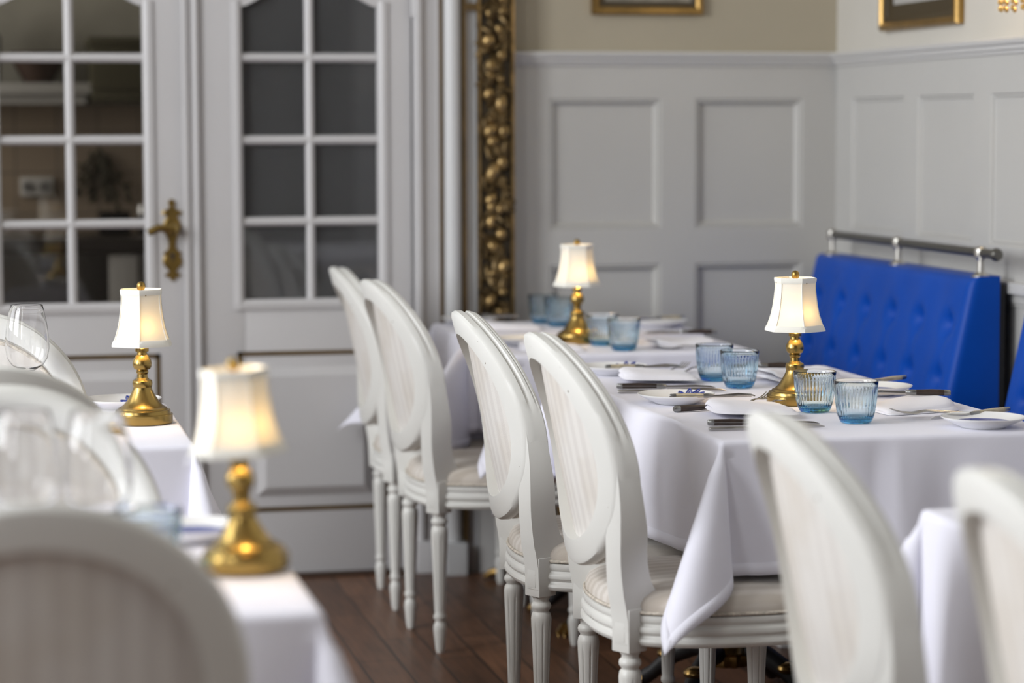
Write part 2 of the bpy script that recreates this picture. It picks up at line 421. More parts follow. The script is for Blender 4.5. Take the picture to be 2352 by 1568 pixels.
def door(name, x0, x1, g0, g1, mid, label_kind, rails, gb, pane_mat, handle=None):
    """x0..x1 leaf, g0..g1 glass opening, rails = heights of glazing bars, gb = bottom of glass"""
    bm = NB(); T = .042
    y0, y1 = YD, YD + T
    box(bm, x0, g0 - .0, y0, y1, .012, 2.3, .003)
    box(bm, g1, x1, y0, y1, .012, 2.3, .003)
    box(bm, g0, g1, y0, y1, .012, gb, .002)
    # top rail with a curved lower edge
    n = 24
    us = [g0 + (g1 - g0) * i / n for i in range(n + 1)]
    low = [(u, arch_z(u, g0, g1)) for u in us]
    loft(bm, [[(u, y, z) for u, z in low] + [(g1, y, 2.3), (g0, y, 2.3)] for y in (y0, y1)])
    # bead mouldings round the glass
    for (a, b) in ((g0, 1), (g1, -1)):
        loft(bm, [[(a - b * .032, y0, z), (a - b * .030, y0 - .008, z), (a - b * .014, y0 - .011, z), (a - b * .004, y0 - .004, z), (a, y0 + .016, z)] for z in (gb - .03, 1.74)], caps=False, closed_ring=False)
    loft(bm, [[(x, y0, gb - .032), (x, y0 - .008, gb - .03), (x, y0 - .011, gb - .014), (x, y0 - .004, gb - .004), (x, y0 + .016, gb)] for x in (g0 - .03, g1 + .03)], caps=False, closed_ring=False)
    # the raised panel below
    p0, p1, q0, q1 = x0 + .104, x1 - .075, .202, .691
    i0, i1, k0, k1 = p0 + .055, p1 - .055, q0 + .05, q1 - .05
    def ring(a, b, c, d, y): return [(a, y, c), (b, y, c), (b, y, d), (a, y, d)]
    loft(bm, [ring(i0, i1, k0, k1, y0 + .001), ring(i0, i1, k0, k1, y0 - .003), ring(i0 + .004, i1 - .004, k0 + .004, k1 - .004, y0 - .006),
              ring(i0 + .026, i1 - .026, k0 + .026, k1 - .026, y0 - .020)], caps=True)
    d = struct(name, bm, M['door'], angle=25)
    # gilded line round the panel
    bm = NB(); w = .014
    box(bm, p0, p1, y0 - .002, y0 + .004, q1 - w, q1); box(bm, p0, p1, y0 - .002, y0 + .004, q0, q0 + w)
    box(bm, p0, p0 + w, y0 - .002, y0 + .004, q0, q1); box(bm, p1 - w, p1, y0 - .002, y0 + .004, q0, q1)
    obj('gilded_line', bm, M['gilt_line'], d)
    # glazing bars, rounded
    def barprof(c): return [(c - .0145, .010), (c - .0125, .0), (c - .007, -.007), (c, -.010), (c + .007, -.007), (c + .0125, 0), (c + .0145, .010)]
    bm = NB()
    loft(bm, [[(u, y0 + .012 + d_, z) for u, d_ in barprof(mid)] for z in (gb - .012, 1.81)])
    for z in rails:
        loft(bm, [[(x, y0 + .0125 + d_, u) for u, d_ in barprof(z)] for x in (g0 - .012, g1 + .012)])
    obj('glazing_bars', bm, M['door'], d, 50)
    zz = [gb] + sorted(rails) + [1.86]
    for (ua, ub) in ((g0, mid), (mid, g1)):
        for za, zb in zip(zz[:-1], zz[1:]):
            bm = NB(); box(bm, ua, ub, y0 + .026, y0 + .030, za, zb)
            obj('pane', bm, pane_mat, d)
    return d

D1 = door('door_1', -.05, .609, .078, .495, .281, 'left', [1.570, 1.328, 1.079], .846, M['pane'])
D2 = door('door_2', .660, 1.300, .789, 1.198, .993, 'right', [1.572, 1.326, 1.081], .848, M['clear_glass'])
bm = NB(); box(bm, .76, 1.23, YD + .034, YD + .041, .82, 1.9)
obj('grey_blind', bm, M['grey_pane'], D2)
# reflected bands in the bottom panes, painted in as two faint stripes
bm = NB(); box(bm, .79, 1.2, YD + .0325, YD + .034, .893, .897); box(bm, .79, 1.2, YD + .0325, YD + .034, .935, .938)
obj('reflection_stripe', bm, mat('reflection_grey', (.085, .085, .088), .5), D2)

# meeting strip between the leaves (two beads and a groove)
bm = NB()
AST = [(.609, .0), (.609, -.016), (.613, -.022), (.622, -.022), (.628, -.012), (.634, -.008), (.640, -.008), (.643, -.018), (.648, -.022), (.655, -.020), (.660, -.012), (.660, .0)]
loft(bm, [[(x, YD + d_, z) for x, d_ in AST] for z in (.012, 2.3)])
obj('meeting_strip', bm, M['door'], D1, 30)

# brass lever handle on a baroque plate
hd = empty('door_handle', (0, 0, 0)); hd.parent = D1
bm = NB()
hx, hz = .574, 1.064; KX = 1.32
half = [(.000, 1.152), (.006, 1.149), (.008, 1.140), (.005, 1.130), (.009, 1.123), (.020, 1.117), (.023, 1.109), (.014, 1.106), (.012, 1.098), (.017, 1.086),
        (.021, 1.070), (.019, 1.054), (.012, 1.042), (.008, 1.024), (.008, 1.008), (.013, .999), (.021, .992), (.017, .984), (.022, .970), (.020, .956), (.011, .943),
        (.008, .935), (.018, .928), (.015, .921), (.007, .918), (.004, .910), (.000, .907)]
half = [(x * KX, z) for x, z in half]
out = [(hx + x, z) for x, z in half] + [(hx - x, z) for x, z in half[::-1][1:-1]]
loft(bm, [[(x, YD, z) for x, z in out], [(x, YD - .006, z) for x, z in out], [(hx + (x - hx) * .8, YD - .010, z + (1.03 - z) * .02) for x, z in out]])
obj('back_plate', bm, M['brass_dark'], hd, 30)
bm = NB()
lathe(bm, [(.019, 0), (.019, .006), (.013, .012), (.012, .030), (.015, .036), (.017, .046), (.012, .056), (0, .060)], 20, M=Matrix.Translation((hx, YD - .008, hz)) @ Matrix.Rotation(PI / 2, 4, 'X'))
tube(bm, [(hx, YD - .052, hz), (hx - .020, YD - .054, hz + .004), (hx - .045, YD - .055, hz + .004), (hx - .062, YD - .055, hz - .004), (hx - .071, YD - .055, hz - .010), (hx - .073, YD - .055, hz - .016)],
     [.014, .0125, .0115, .0115, .012, .006], 12)
obj('lever', bm, M['brass'], hd)
bm = NB(); lathe(bm, [(.006, 0), (.006, .002), (0, .0025)], 12, M=Matrix.Translation((hx, YD - .010, .985)) @ Matrix.Rotation(PI / 2, 4, 'X')); box(bm, hx - .0015, hx + .0015, YD - .0125, YD - .010, .968, .985)
obj('keyhole', bm, M['black'], hd)

# surround right of the doors: casing, half column, gilded inset, carved band
bm = NB()
CAS = [(1.306, .03), (1.306, -.028), (1.312, -.040), (1.324, -.040), (1.330, -.026), (1.336, -.022), (1.372, -.022), (1.374, -.030), (1.381, -.030), (1.381, .03)]
loft(bm, [[(x, YD + d_, z) for x, d_ in CAS] for z in (.10, ZC)])
box(bm, 1.302, 1.384, YD - .045, YD + .02, 0, .10, .004)
struct('trim_4', bm, M['door'], angle=25)
# hinge on the casing
bm = NB(); lathe(bm, [(.003, -.012), (.006, -.008), (.006, .20), (.003, .204)], 12, 1.303, YD - .022, 1.705)
o = obj('hinge', bm, M['door'], D2)
bm = NB(); n = 16
cx, cw = 1.416, .0285
loft(bm, [[(cx + cw * math.cos(PI - PI * i / n), 7.40 - .034 * math.sin(PI * i / n), z) for i in range(n + 1)] + [(cx + cw, 7.46, z), (cx - cw, 7.46, z)] for z in (.10, ZC)])
box(bm, cx - .032, cx + .032, 7.345, 7.46, 0, .10, .004)
struct('trim_5', bm, M['column'], angle=50)
bm = NB()
box(bm, 1.381, 1.3865, 7.385, 7.45, .1, ZC); box(bm, 1.4455, 1.4565, 7.375, 7.45, .1, ZC, .001)
box(bm, 1.4565, 1.492, 7.375, 7.45, 1.712, 1.735)
struct('trim_6', bm, M['gilt_line'])
bm = NB(); box(bm, 1.4565, 1.4905, 7.395, 7.46, 0, ZC); struct('trim_7', bm, M['column'])

# carved gilt frame: backing board, gilt borders and a garland of fruit and leaves
FX0, FX1, FY = 1.4905, 1.6025, 7.375
bm = NB(); box(bm, FX0 + .004, FX1, FY + .012, 7.47, 0, .5); struct('trim_9', bm, M['trim'])
fr = empty('carved_mirror_frame', (1.546, FY, .5), 0, 'tall gilt frame carved with fruit and leaves, standing between white column and panelled wall', 'frame')
def at0(bm_, root):
    bmesh.ops.translate(bm_, verts=bm_.verts[:], vec=-Vector(root.location)); return bm_
bm = NB(); box(bm, FX0, FX1, FY, 7.45, .5, 2.25); obj('backing_board', at0(bm, fr), M['gilt_dark'], fr)
bm = NB(); box(bm, FX0, FX0 + .007, FY - .012, FY + .01, .5, 2.25, .002); box(bm, FX1 - .011, FX1, FY - .014, FY + .01, .5, 2.25, .003)
obj('gilt_border', at0(bm, fr), M['gilt'], fr)
bm = NB(); bmL = NB(); rnd = random.Random(11)
z = .53; side = 1
while z < 2.22:
    side = -side
    for k in range(rnd.choice((1, 1, 1, 2))):
        r = rnd.uniform(.011, .0215)
        x = (FX0 + FX1) / 2 - .003 + (side if k == 0 else -side) * rnd.uniform(.008, .026)
        ellipsoid(bm, (x, FY - r * .62 - .006, z + rnd.uniform(-.012, .012)), r, r * .95, r * rnd.uniform(.9, 1.75), Matrix.Rotation(rnd.uniform(-.8, .8), 3, 'Y'), 18, 12)
    for k in range(5):
        l = rnd.uniform(.022, .04); w_ = l * rnd.uniform(.28, .42)
        x = rnd.uniform(FX0 + .014, FX1 - .022)
        R_ = Matrix.Rotation(rnd.uniform(-1.2, 1.2), 3, 'Y') @ Matrix.Rotation(rnd.uniform(-.7, .7), 3, 'X') @ Matrix.Rotation(rnd.uniform(-.6, .6), 3, 'Z')
        ellipsoid(bmL, (x, FY - .006 - rnd.uniform(0, .010), z + rnd.uniform(-.024, .024)), w_, .006, l, R_, 10, 8)
    z += rnd.uniform(.032, .046)
for f_ in bmL.faces: f_.material_index = 1
tm_ = bpy.data.meshes.new('tmp'); bmL.to_mesh(tm_); bmL.free(); bm.from_mesh(tm_); bpy.data.meshes.remove(tm_)
fc = obj('fruit_and_leaf_carving', at0(bm, fr), M['gilt'], fr, 60); fc.data.materials.append(M['gilt_leaf'])

bm = NB(); box(bm, -.1, 1.302, YD - .03, YD + .10, -.002, .011, .003); struct('trim_8', bm, M['threshold'])
# wall above and left of the doors, kitchen shell behind
bm = NB(); box(bm, XL, -.052, YD, YD + .12, 0, ZC); box(bm, -.052, 1.40, YD, YD + .12, 2.3, ZC); box(bm, 1.301, 1.42, YD + .03, YD + .12, 0, 2.3)
struct('wall_front', bm, M['plaster'])
KY = 9.30
bm = NB(); box(bm, XL, 2.7, KY, KY + .1, 1.45, ZC); struct('wall_kitchen_upper', bm, M['kitchen_wall'])
bm = NB(); box(bm, XL, 2.7, KY - .006, KY + .1, 0, 1.45); struct('wall_kitchen', bm, M['tiles'])
bm = NB(); box(bm, 1.75, 1.85, YD + .2, KY, 0, ZC); struct('wall_kitchen_side', bm, M['kitchen_wall'])

# ------------------------------------------------------------------ kitchen seen through the left door
def tagged(name, bm, m, label, cat, group=None):
    return tag(obj(name, bm, m), label, cat, group)
bm = NB(); box(bm, -.3, .42, KY - .24, KY - .006, 1.485, 1.525, .004); box(bm, -.3, .40, KY - .20, KY - .006, 1.45, 1.485)
tagged('wall_shelf', bm, M['kitchen_white'], 'white kitchen shelf with bowls and boxes on it, behind the left glazed door', 'shelf')
bm = NB(); lathe(bm, [(0, 0), (.05, 0), (.085, .06), (.10, .11), (.095, .11), (.08, .06), (.04, .008), (0, .008)], 24, .235, KY - .13, 1.526)
tagged('mixing_bowl', bm, M['bowl_brown'], 'dark brown bowl on the white kitchen shelf', 'bowl')
bm = NB(); lathe(bm, [(0, 0), (.06, 0), (.065, .16), (.05, .19), (.05, .22), (0, .22)], 20, .04, KY - .13, 1.526)
tagged('storage_jar', bm, M['oven'], 'black storage jar on the kitchen shelf at its left end', 'jar')
bm = NB(); box(bm, .415, .66, KY - .34, KY - .006, 1.50, 1.655, .006); box(bm, .405, .67, KY - .35, KY - .006, 1.655, 1.685, .004); box(bm, .42, .655, KY - .33, KY - .006, 1.46, 1.50, .004)
tagged('extractor_box', bm, mat('olive_box', (.075, .07, .04), .5), 'dark olive box fixed high on the kitchen wall beside the shelf', 'box')
sw = empty('wall_socket', (.225, KY - .03, 1.15), 0, 'white double wall socket on the beige kitchen tiles', 'socket')
bm = NB(); box(bm, -.06, .06, 0, .024, -.035, .035, .006); obj('plate', bm, M['kitchen_white'], sw)
for dx in (-.03, .03):
    bm = NB(); lathe(bm, [(.02, 0), (.02, .004), (.017, .004), (.015, -.006), (0, -.006)], 16, M=Matrix.Translation((dx, -.001, 0)) @ Matrix.Rotation(PI / 2, 4, 'X')); obj('socket_recess', bm, M['kitchen_steel'], sw)
pl = empty('dried_bunch', (.455, KY - .02, 1.29), 0, 'dark bunch of dried leaves hanging on the kitchen tiles', 'plant')
rnd = random.Random(5)
bm = NB(); bmL = NB()
for k in range(9):
    a = rnd.uniform(-.9, .9); L_ = rnd.uniform(.10, .22)
    end = Vector((math.sin(a) * L_ * .75, rnd.uniform(-.03, .02), -L_ * math.cos(a * .7)))
    tube(bm, [(0, 0, 0), end * .5 + Vector((0, -.01, 0)), end], .003, 6)
    for j in range(7):
        p = end * ((j + 2) / 8)
        ellipsoid(bmL, p + Vector((rnd.uniform(-.014, .014), 0, rnd.uniform(-.01, .01))), .008, .004, .02, Matrix.Rotation(rnd.uniform(-1.4, 1.4), 3, 'Y'), 8, 6)
obj('stem', bm, M['plant'], pl); o = obj('leaves', bmL, M['plant'], pl); o['kind'] = 'stuff'
# counter, oven, plates, white post
ck = empty('kitchen_counter', (.35, KY - .35, 0), 0, 'dark topped kitchen counter with a black oven front, behind the left glazed door', 'counter')
bm = NB(); box(bm, -1.0, .75, -.33, .34, .935, .985, .004); obj('worktop', bm, M['counter'], ck)
bm = NB(); box(bm, -1.0, .75, -.28, .34, 0.0, .08); box(bm, -1.0, -.42, -.30, .34, .08, .93); box(bm, .20, .75, -.28, -.26, .08, .93); box(bm, -.42, .2, .30, .34, .08, .93); obj('carcass', bm, M['kitchen_steel'], ck)
bm = NB(); box(bm, -.42, .08, -.30, .28, .10, .52, .004); obj('oven', bm, M['oven'], ck)
bm = NB(); box(bm, .098, .195, -.32, -.28, .08, .93, .004); obj('post', bm, M['kitchen_white'], ck)
ox = -.16
for k in range(9):
    bm = NB(); lathe(bm, [(0, 0), (.07, 0), (.115, .014), (.113, .017), (.07, .004), (0, .004)], 28)
    p = tag(obj('dinner_plate', bm, M['china']), 'white dinner plate in the stack inside the kitchen counter', 'plate', 'plates stacked in the kitchen')
    p.location = (.20, KY - .50, .521 + k * .022)
bm = NB(); box(bm, .435, .545, KY - .35, KY - .15, .986, 1.065, .006)
tagged('black_box', bm, M['oven'], 'small black box standing on the kitchen worktop', 'box')
bm = NB(); lathe(bm, [(0, 0), (.026, 0), (.026, .09), (.022, .10), (0, .10)], 18, .60, KY - .24, .986)
tagged('steel_canister', bm, M['kitchen_steel'], 'shiny steel canister beside the small black box on the kitchen worktop', 'canister')

# ------------------------------------------------------------------ dining chair (oval back, fluted legs); faces local +x
HT = .967
def back_x(y, z):
    lean = -.106 * max(0, (z - .42) / .547) ** 1.12 if z > .42 else 0
    return -.185 + lean + 1.12 * y * y - .0305

def chair_meshes():
    out = []
    # oval ring
    zc_, ay, az = HT - .2285, .188, .1775
    W_ = .050
    P = [(0, -.026), (.040, -.028), (.047, -.026), (.051, -.019), (.051, -.006), (.047, -.003), (.0455, .0), (.047, .003), (.050, .006), (.050, .012), (.047, .014), (.0465, .016), (.048, .018), (.046, .024), (.036, .030), (.024, .030), (.012, .024), (.003, .020), (0, .014)]
    bm = NB(); n = 96; rings = []
    for i in range(n):
        a = 2 * PI * i / n
        ca, sa = math.cos(a), math.sin(a)
        nx, nz = ca / ay, sa / az
        l = math.hypot(nx, nz); nx /= l; nz /= l
        ring = []
        fill = max(0, min(1, (.36 - sa) / .24)); fill = fill * fill * (3 - 2 * fill) * (1 if sa > -.8 else max(0, 1 + (sa + .8) / .1))
        for (r, d) in P:
            if r > .0448 and -.02 < d < .02: r = r + (.0512 - r) * fill
            y = ay * ca + nx * r; z = zc_ + az * sa + nz * r
            ring.append((back_x(y, z) + d, y, z))
        rings.append(ring)
    loft(bm, rings, loop=True)
    # two stiles running down to the rear blocks
    for s in (-1, 1):
        outer_ = []
        for k in range(200):
            a = -PI / 2 + PI * k / 199
            ca, sa = math.cos(a), math.sin(a); nx, nz = ca / ay, sa / az; l = math.hypot(nx, nz)
            outer_.append((zc_ + az * sa + .0512 * nz / l, ay * ca + .0512 * nx / l))
        prof = [(.385, .165, .022, .026, .024), (.43, .165, .022, .026, .028), (.462, .1655, .0215, .026, .052), (.475, .1665, .0215, .027, .060)]
        for z, o_, hw, xf in ((.50, .1925, .0213, .044), (.52, .1968, .0212, .038), (.54, .2018, .0211, .033), (.565, .2090, .021, .030), (.59, .2162, .0208, .029), (.615, .2230, .0207, .0265), (.64, .2288, .0206, .0235),
                              (.665, .2333, .0205, .021), (.69, .2363, .0204, .0195), (.715, 9, .0203, .019), (.735, 9, .020, .018), (.75, 9, .018, .016), (.762, 9, .015, .012)):
            lim = lerp_table(outer_, z)
            o_ = min(o_, lim - .0004) if o_ > 1 else max(o_, 0)
            if z > .73: o_ -= (z - .73) * .10
            prof.append((z, o_ - hw * 1.04, hw, lerp_table([(.56, .0268), (.62, .0252), (.70, .0240), (.77, .019)], z), xf))
        rings = []
        for (z, y, hw, xb, xf) in prof:
            ring = []
            for (u, v) in ((-1, -1), (-.6, -1.06), (.6, -1.06), (1, -1), (1.04, -.3), (1.04, .5), (1, 1), (.5, 1.05), (-.5, 1.05), (-1, 1), (-1.04, .4), (-1.04, -.4)):
                th_ = math.radians(lerp_table([(.43, 30), (.50, 30), (.60, 27), (.70, 25.5), (.78, 25)], z))
                w_ = hw * u; d_ = (xb * v if v < 0 else xf * v)
                k_ = max(0, min(1, (z - .46) / .16))              # block: square section turned outwards; above: follows the curved back
                xa, ya = back_x(y, max(z, .42)) + w_ * math.sin(th_) + d_ * math.cos(th_), y + w_ * math.cos(th_) - d_ * math.sin(th_)
                xc, yc = back_x(y + w_, max(z, .42)) + d_, y + w_
                ring.append((xa + (xc - xa) * k_, s * (ya + (yc - ya) * k_), z))
            rings.append(ring)
        loft(bm, rings)
        # square rear block with an incised tablet
        bx = back_x(.165, .42)
        RB = Matrix.Translation((bx, s * .165, 0)) @ Matrix.Rotation(-s * math.radians(30), 4, 'Z')
        nb = NB(); box(nb, -.026, .022, -.0235, .0235, .368, .452, .0025); box(nb, -.0285, -.024, -.013, .013, .388, .436, .0012)
        bmesh.ops.transform(nb, matrix=RB, verts=nb.verts[:])
        tm_ = bpy.data.meshes.new('tmp'); nb.to_mesh(tm_); nb.free(); bm.from_mesh(tm_); bpy.data.meshes.remove(tm_)
    out.append(('back_frame', to_mesh('chair_back_frame', bm, 32), M['chair_paint']))
    # upholstered medallion
    bm = NB(); n = 64
    def med(front):
        rows = []
        for k in range(9):
            t = k / 8; ring = []
            for i in range(n):
                a = 2 * PI * i / n
                y = (ay + .004) * t * math.cos(a); z = zc_ + (az + .004) * t * math.sin(a)
                d = (.012 + .020 * (1 - t ** 2.5)) if front else (-.004 - .003 * (1 - t ** 2))
                ring.append((back_x(y, z) + d, y, z))
            rows.append(ring)
        return rows
    F_, B_ = med(True), med(False)
    loft(bm, F_[1:] + B_[::-1][:-1], caps=True)
    out.append(('back_panel', to_mesh('chair_back_panel', bm, 50), M['fabric_back']))
    # braid round the front of the medallion
    bm = NB(); pts = []
    for i in range(72):
        a = 2 * PI * i / 72; y = (ay - .006) * math.cos(a); z = zc_ + (az - .006) * math.sin(a)
        pts.append((back_x(y, z) + .016, y, z))
    tube(bm, pts, .0042, 8, loop=True)
    out.append(('back_braid', to_mesh('chair_back_braid', bm, 60), M['braid']))
    # seat rail
    half = [(.238, 0), (.228, .11), (.19, .195), (.10, .236), (-.03, .235), (-.12, .212), (-.185, .168), (-.214, .09), (-.222, 0)]
    ctrl = half + [(x, -y) for x, y in half[::-1][1:-1]]
    ol = spline(ctrl, 10); n = len(ol)
    def inset(d):
        o_ = []
        for i, p in enumerate(ol):
            t = (ol[(i + 1) % n] - ol[i - 1]).normalized(); nn = Vector((t.y, -t.x))
            o_.append(p + nn * d)
        return o_
    c0 = sum((p.x for p in ol)) / n
    sgn = 1 if (inset(.01)[0] - ol[0]).x > 0 else -1
    RP = [(-.03, .380), (.000, .380), (.004, .384), (.0055, .389), (.004, .394), (.000, .397), (-.001, .400), (.001, .403), (.004, .407), (.0045, .412), (.003, .416), (-.001, .419), (-.002, .4225), (.0005, .426), (.0015, .431), (.0005, .437), (-.006, .440), (-.03, .440)]
    bm = NB()
    rings = []
    offs = {d: inset(sgn * d) for d in {d for d, _ in RP}}
    for i in range(n):
        rings.append([(offs[d][i].x, offs[d][i].y, z) for d, z in RP])
    loft(bm, rings, loop=True)
    out.append(('seat_rail', to_mesh('chair_seat_rail', bm, 30), M['chair_paint']))
    # cushion
    bm = NB()
    CP = [(-.02, .40), (-.007, .438), (-.004, .446), (-.005, .458), (-.012, .470), (-.03, .480), (-.06, .487), (-.10, .492), (-.15, .495)]
    rings = []
    for d, z in CP:
        k = inset(sgn * d) if d > -.05 else None
        if k is None:
            s_ = 1 + d / .225 * .98
            b_ = inset(sgn * -.0)
            k = [Vector((c0 + (p.x - c0) * max(s_, .04), p.y * max(s_, .04))) for p in b_]
        rings.append([(p.x, p.y, z) for p in k])
    rings.append([(c0 + (p.x - c0) * .05, p.y * .05, .4965) for p in ol])
    loft(bm, rings)
    out.append(('seat_cushion', to_mesh('chair_seat_cushion', bm, 60), M['fabric_seat']))
    bm = NB(); tube(bm, [(p.x, p.y, .4435) for p in inset(sgn * -.002)], .0036, 7, loop=True)
    out.append(('seat_braid', to_mesh('chair_seat_braid', bm, 60), M['braid']))
    # turned fluted leg
    LP = [(0, 0), (.0095, 0), (.0125, .012), (.0155, .045), (.0172, .060), (.0172, .068), (.0145, .078), (.0125, .082), (.0125, .086), (.0165, .091), (.0165, .098), (.0135, .104), (.0142, .112), (.0188, .24), (.0218, .306), (.0222, .318), (.0205, .328),
          (.0165, .333), (.0175, .337), (.0212, .341), (.0218, .346), (.0205, .351), (.0165, .355), (.0165, .360), (.0195, .364), (.0205, .369), (.0195, .374), (.018, .384)]
    LP = [p for p in LP]
    dense = []
    for (r0, z0), (r1, z1) in zip(LP[:-1], LP[1:]):
        m_ = 10 if (z1 - z0) > .05 else 1
        for k in range(m_): dense.append((r0 + (r1 - r0) * k / m_, z0 + (z1 - z0) * k / m_))
    dense.append(LP[-1])
    def fl(a, z):
        if z < .125 or z > .312: return 1
        e_ = min(1, (z - .125) / .015, (.312 - z) / .012)
        return 1 - .11 * e_ * max(0, math.cos(8 * a)) ** 6
    bm = NB(); lathe(bm, dense, 96, rmod=fl)
    leg = to_mesh('chair_leg', bm, 40)
    bx = back_x(.165, .42)
    legs = [(bx + .0, .165), (bx + .0, -.165), (.178, .178), (.178, -.178)]
    return out, leg, legs

CH_PARTS, CH_LEG, CH_LEGS = chair_meshes()
def chair(x, y, deg, label):
    r = empty('dining_chair', (x, y, 0), math.radians(deg), label, 'chair', 'oval-backed dining chairs')
    for nm, me, m in CH_PARTS: link(nm, me, m, r)
    for (lx, ly) in CH_LEGS:
        l = link('leg', CH_LEG, M['chair_paint'], r); l.location = (lx, ly, 0)
    return r

chair(1.390, 4.680, 0, 'white oval-backed chair under the pointed tablecloth corner of the sharply focused table')
chair(1.356, 5.260, -2, 'chair just behind the focused one, on the same table beside the aisle, with chipped paint')
chair(1.336, 6.445, 3.5, 'slightly blurred white chair at the rear table, the nearer of its two aisle chairs')
chair(1.335, 7.020, -2, 'rearmost white chair by the aisle, in front of the right glazed door')
chair(1.405, 3.280, -2, 'blurred white chair back in front of the focused table, overlapping its cloth')
chair(1.470, 2.665, -2, 'very blurred chair back cut off by the right edge of the photo')
chair(.055, 2.995, 90, 'huge blurred chair seen from behind in the lower left corner of the photo')
chair(.040, 3.585, -90, 'blurred chair facing us, behind the two big wine glasses')
chair(.022, 4.565, 90, 'chair with its dark back towards us, below the sharp wine glass on the left')
chair(-.005, 5.165, -90, 'sharp chair facing us on the left, seen through the wine glass')

# ------------------------------------------------------------------ pedestal tables
def table_base(x, y, label, top):
    r = empty('pedestal_table', (x, y, 0), 0, label, 'table')
    hx_, hy_, zt = top
    bm = NB(); box(bm, -hx_, hx_, -hy_, hy_, zt - .034, zt, .004); obj('tabletop', bm, M['wood_handle'], r)
    bm = NB(); lathe(bm, [(.05, .11), (.062, .125), (.05, .15), (.032, .165), (.036, .19), (.028, .21), (.022, .225), (.028, .24), (.024, .26), (.022, .5), (.03, .56), (.024, .6), (.03, .66), (.06, .70), (.11, .71), (.11, zt - .034)], 28)
    obj('column', bm, M['gold_leaf'], r)
    bm = NB(); lathe(bm, [(.055, .09), (.062, .10), (.062, .118), (.05, .125)], 28, rmod=lambda a, z: 1 + .06 * math.cos(12 * a)); obj('leaf_collar', bm, M['gold_leaf'], r)
    for k in range(4):
        a = k * PI / 2 + PI / 4
        d = Vector((math.cos(a), math.sin(a), 0))
        bm = NB()
        tube(bm, [d * .03 + UP * .12, d * .09 + UP * .125, d * .15 + UP * .095, d * .20 + UP * .05, d * .235 + UP * .026], [.022, .026, .022, .018, .020], 12)
        f = obj('foot', bm, M['iron'], r)
        bm = NB()
        for t in (-1, 0, 1):
            s_ = Vector((-d.y, d.x, 0)) * t * .014
            tube(bm, [d * .225 + s_ + UP * .030, d * .250 + s_ * 1.3 + UP * .026, d * .268 + s_ * 1.4 + UP * .012, d * .272 + s_ * 1.4 + UP * .003], [.011, .011, .009, .004], 8)
        obj('gilded_claw', bm, M['gold_leaf'], f)
        bm = NB(); ellipsoid(bm, d * .16 + UP * .098, .03, .03, .016, None, 12, 8); obj('gilded_leaf', bm, M['gold_leaf'], f)
    return r

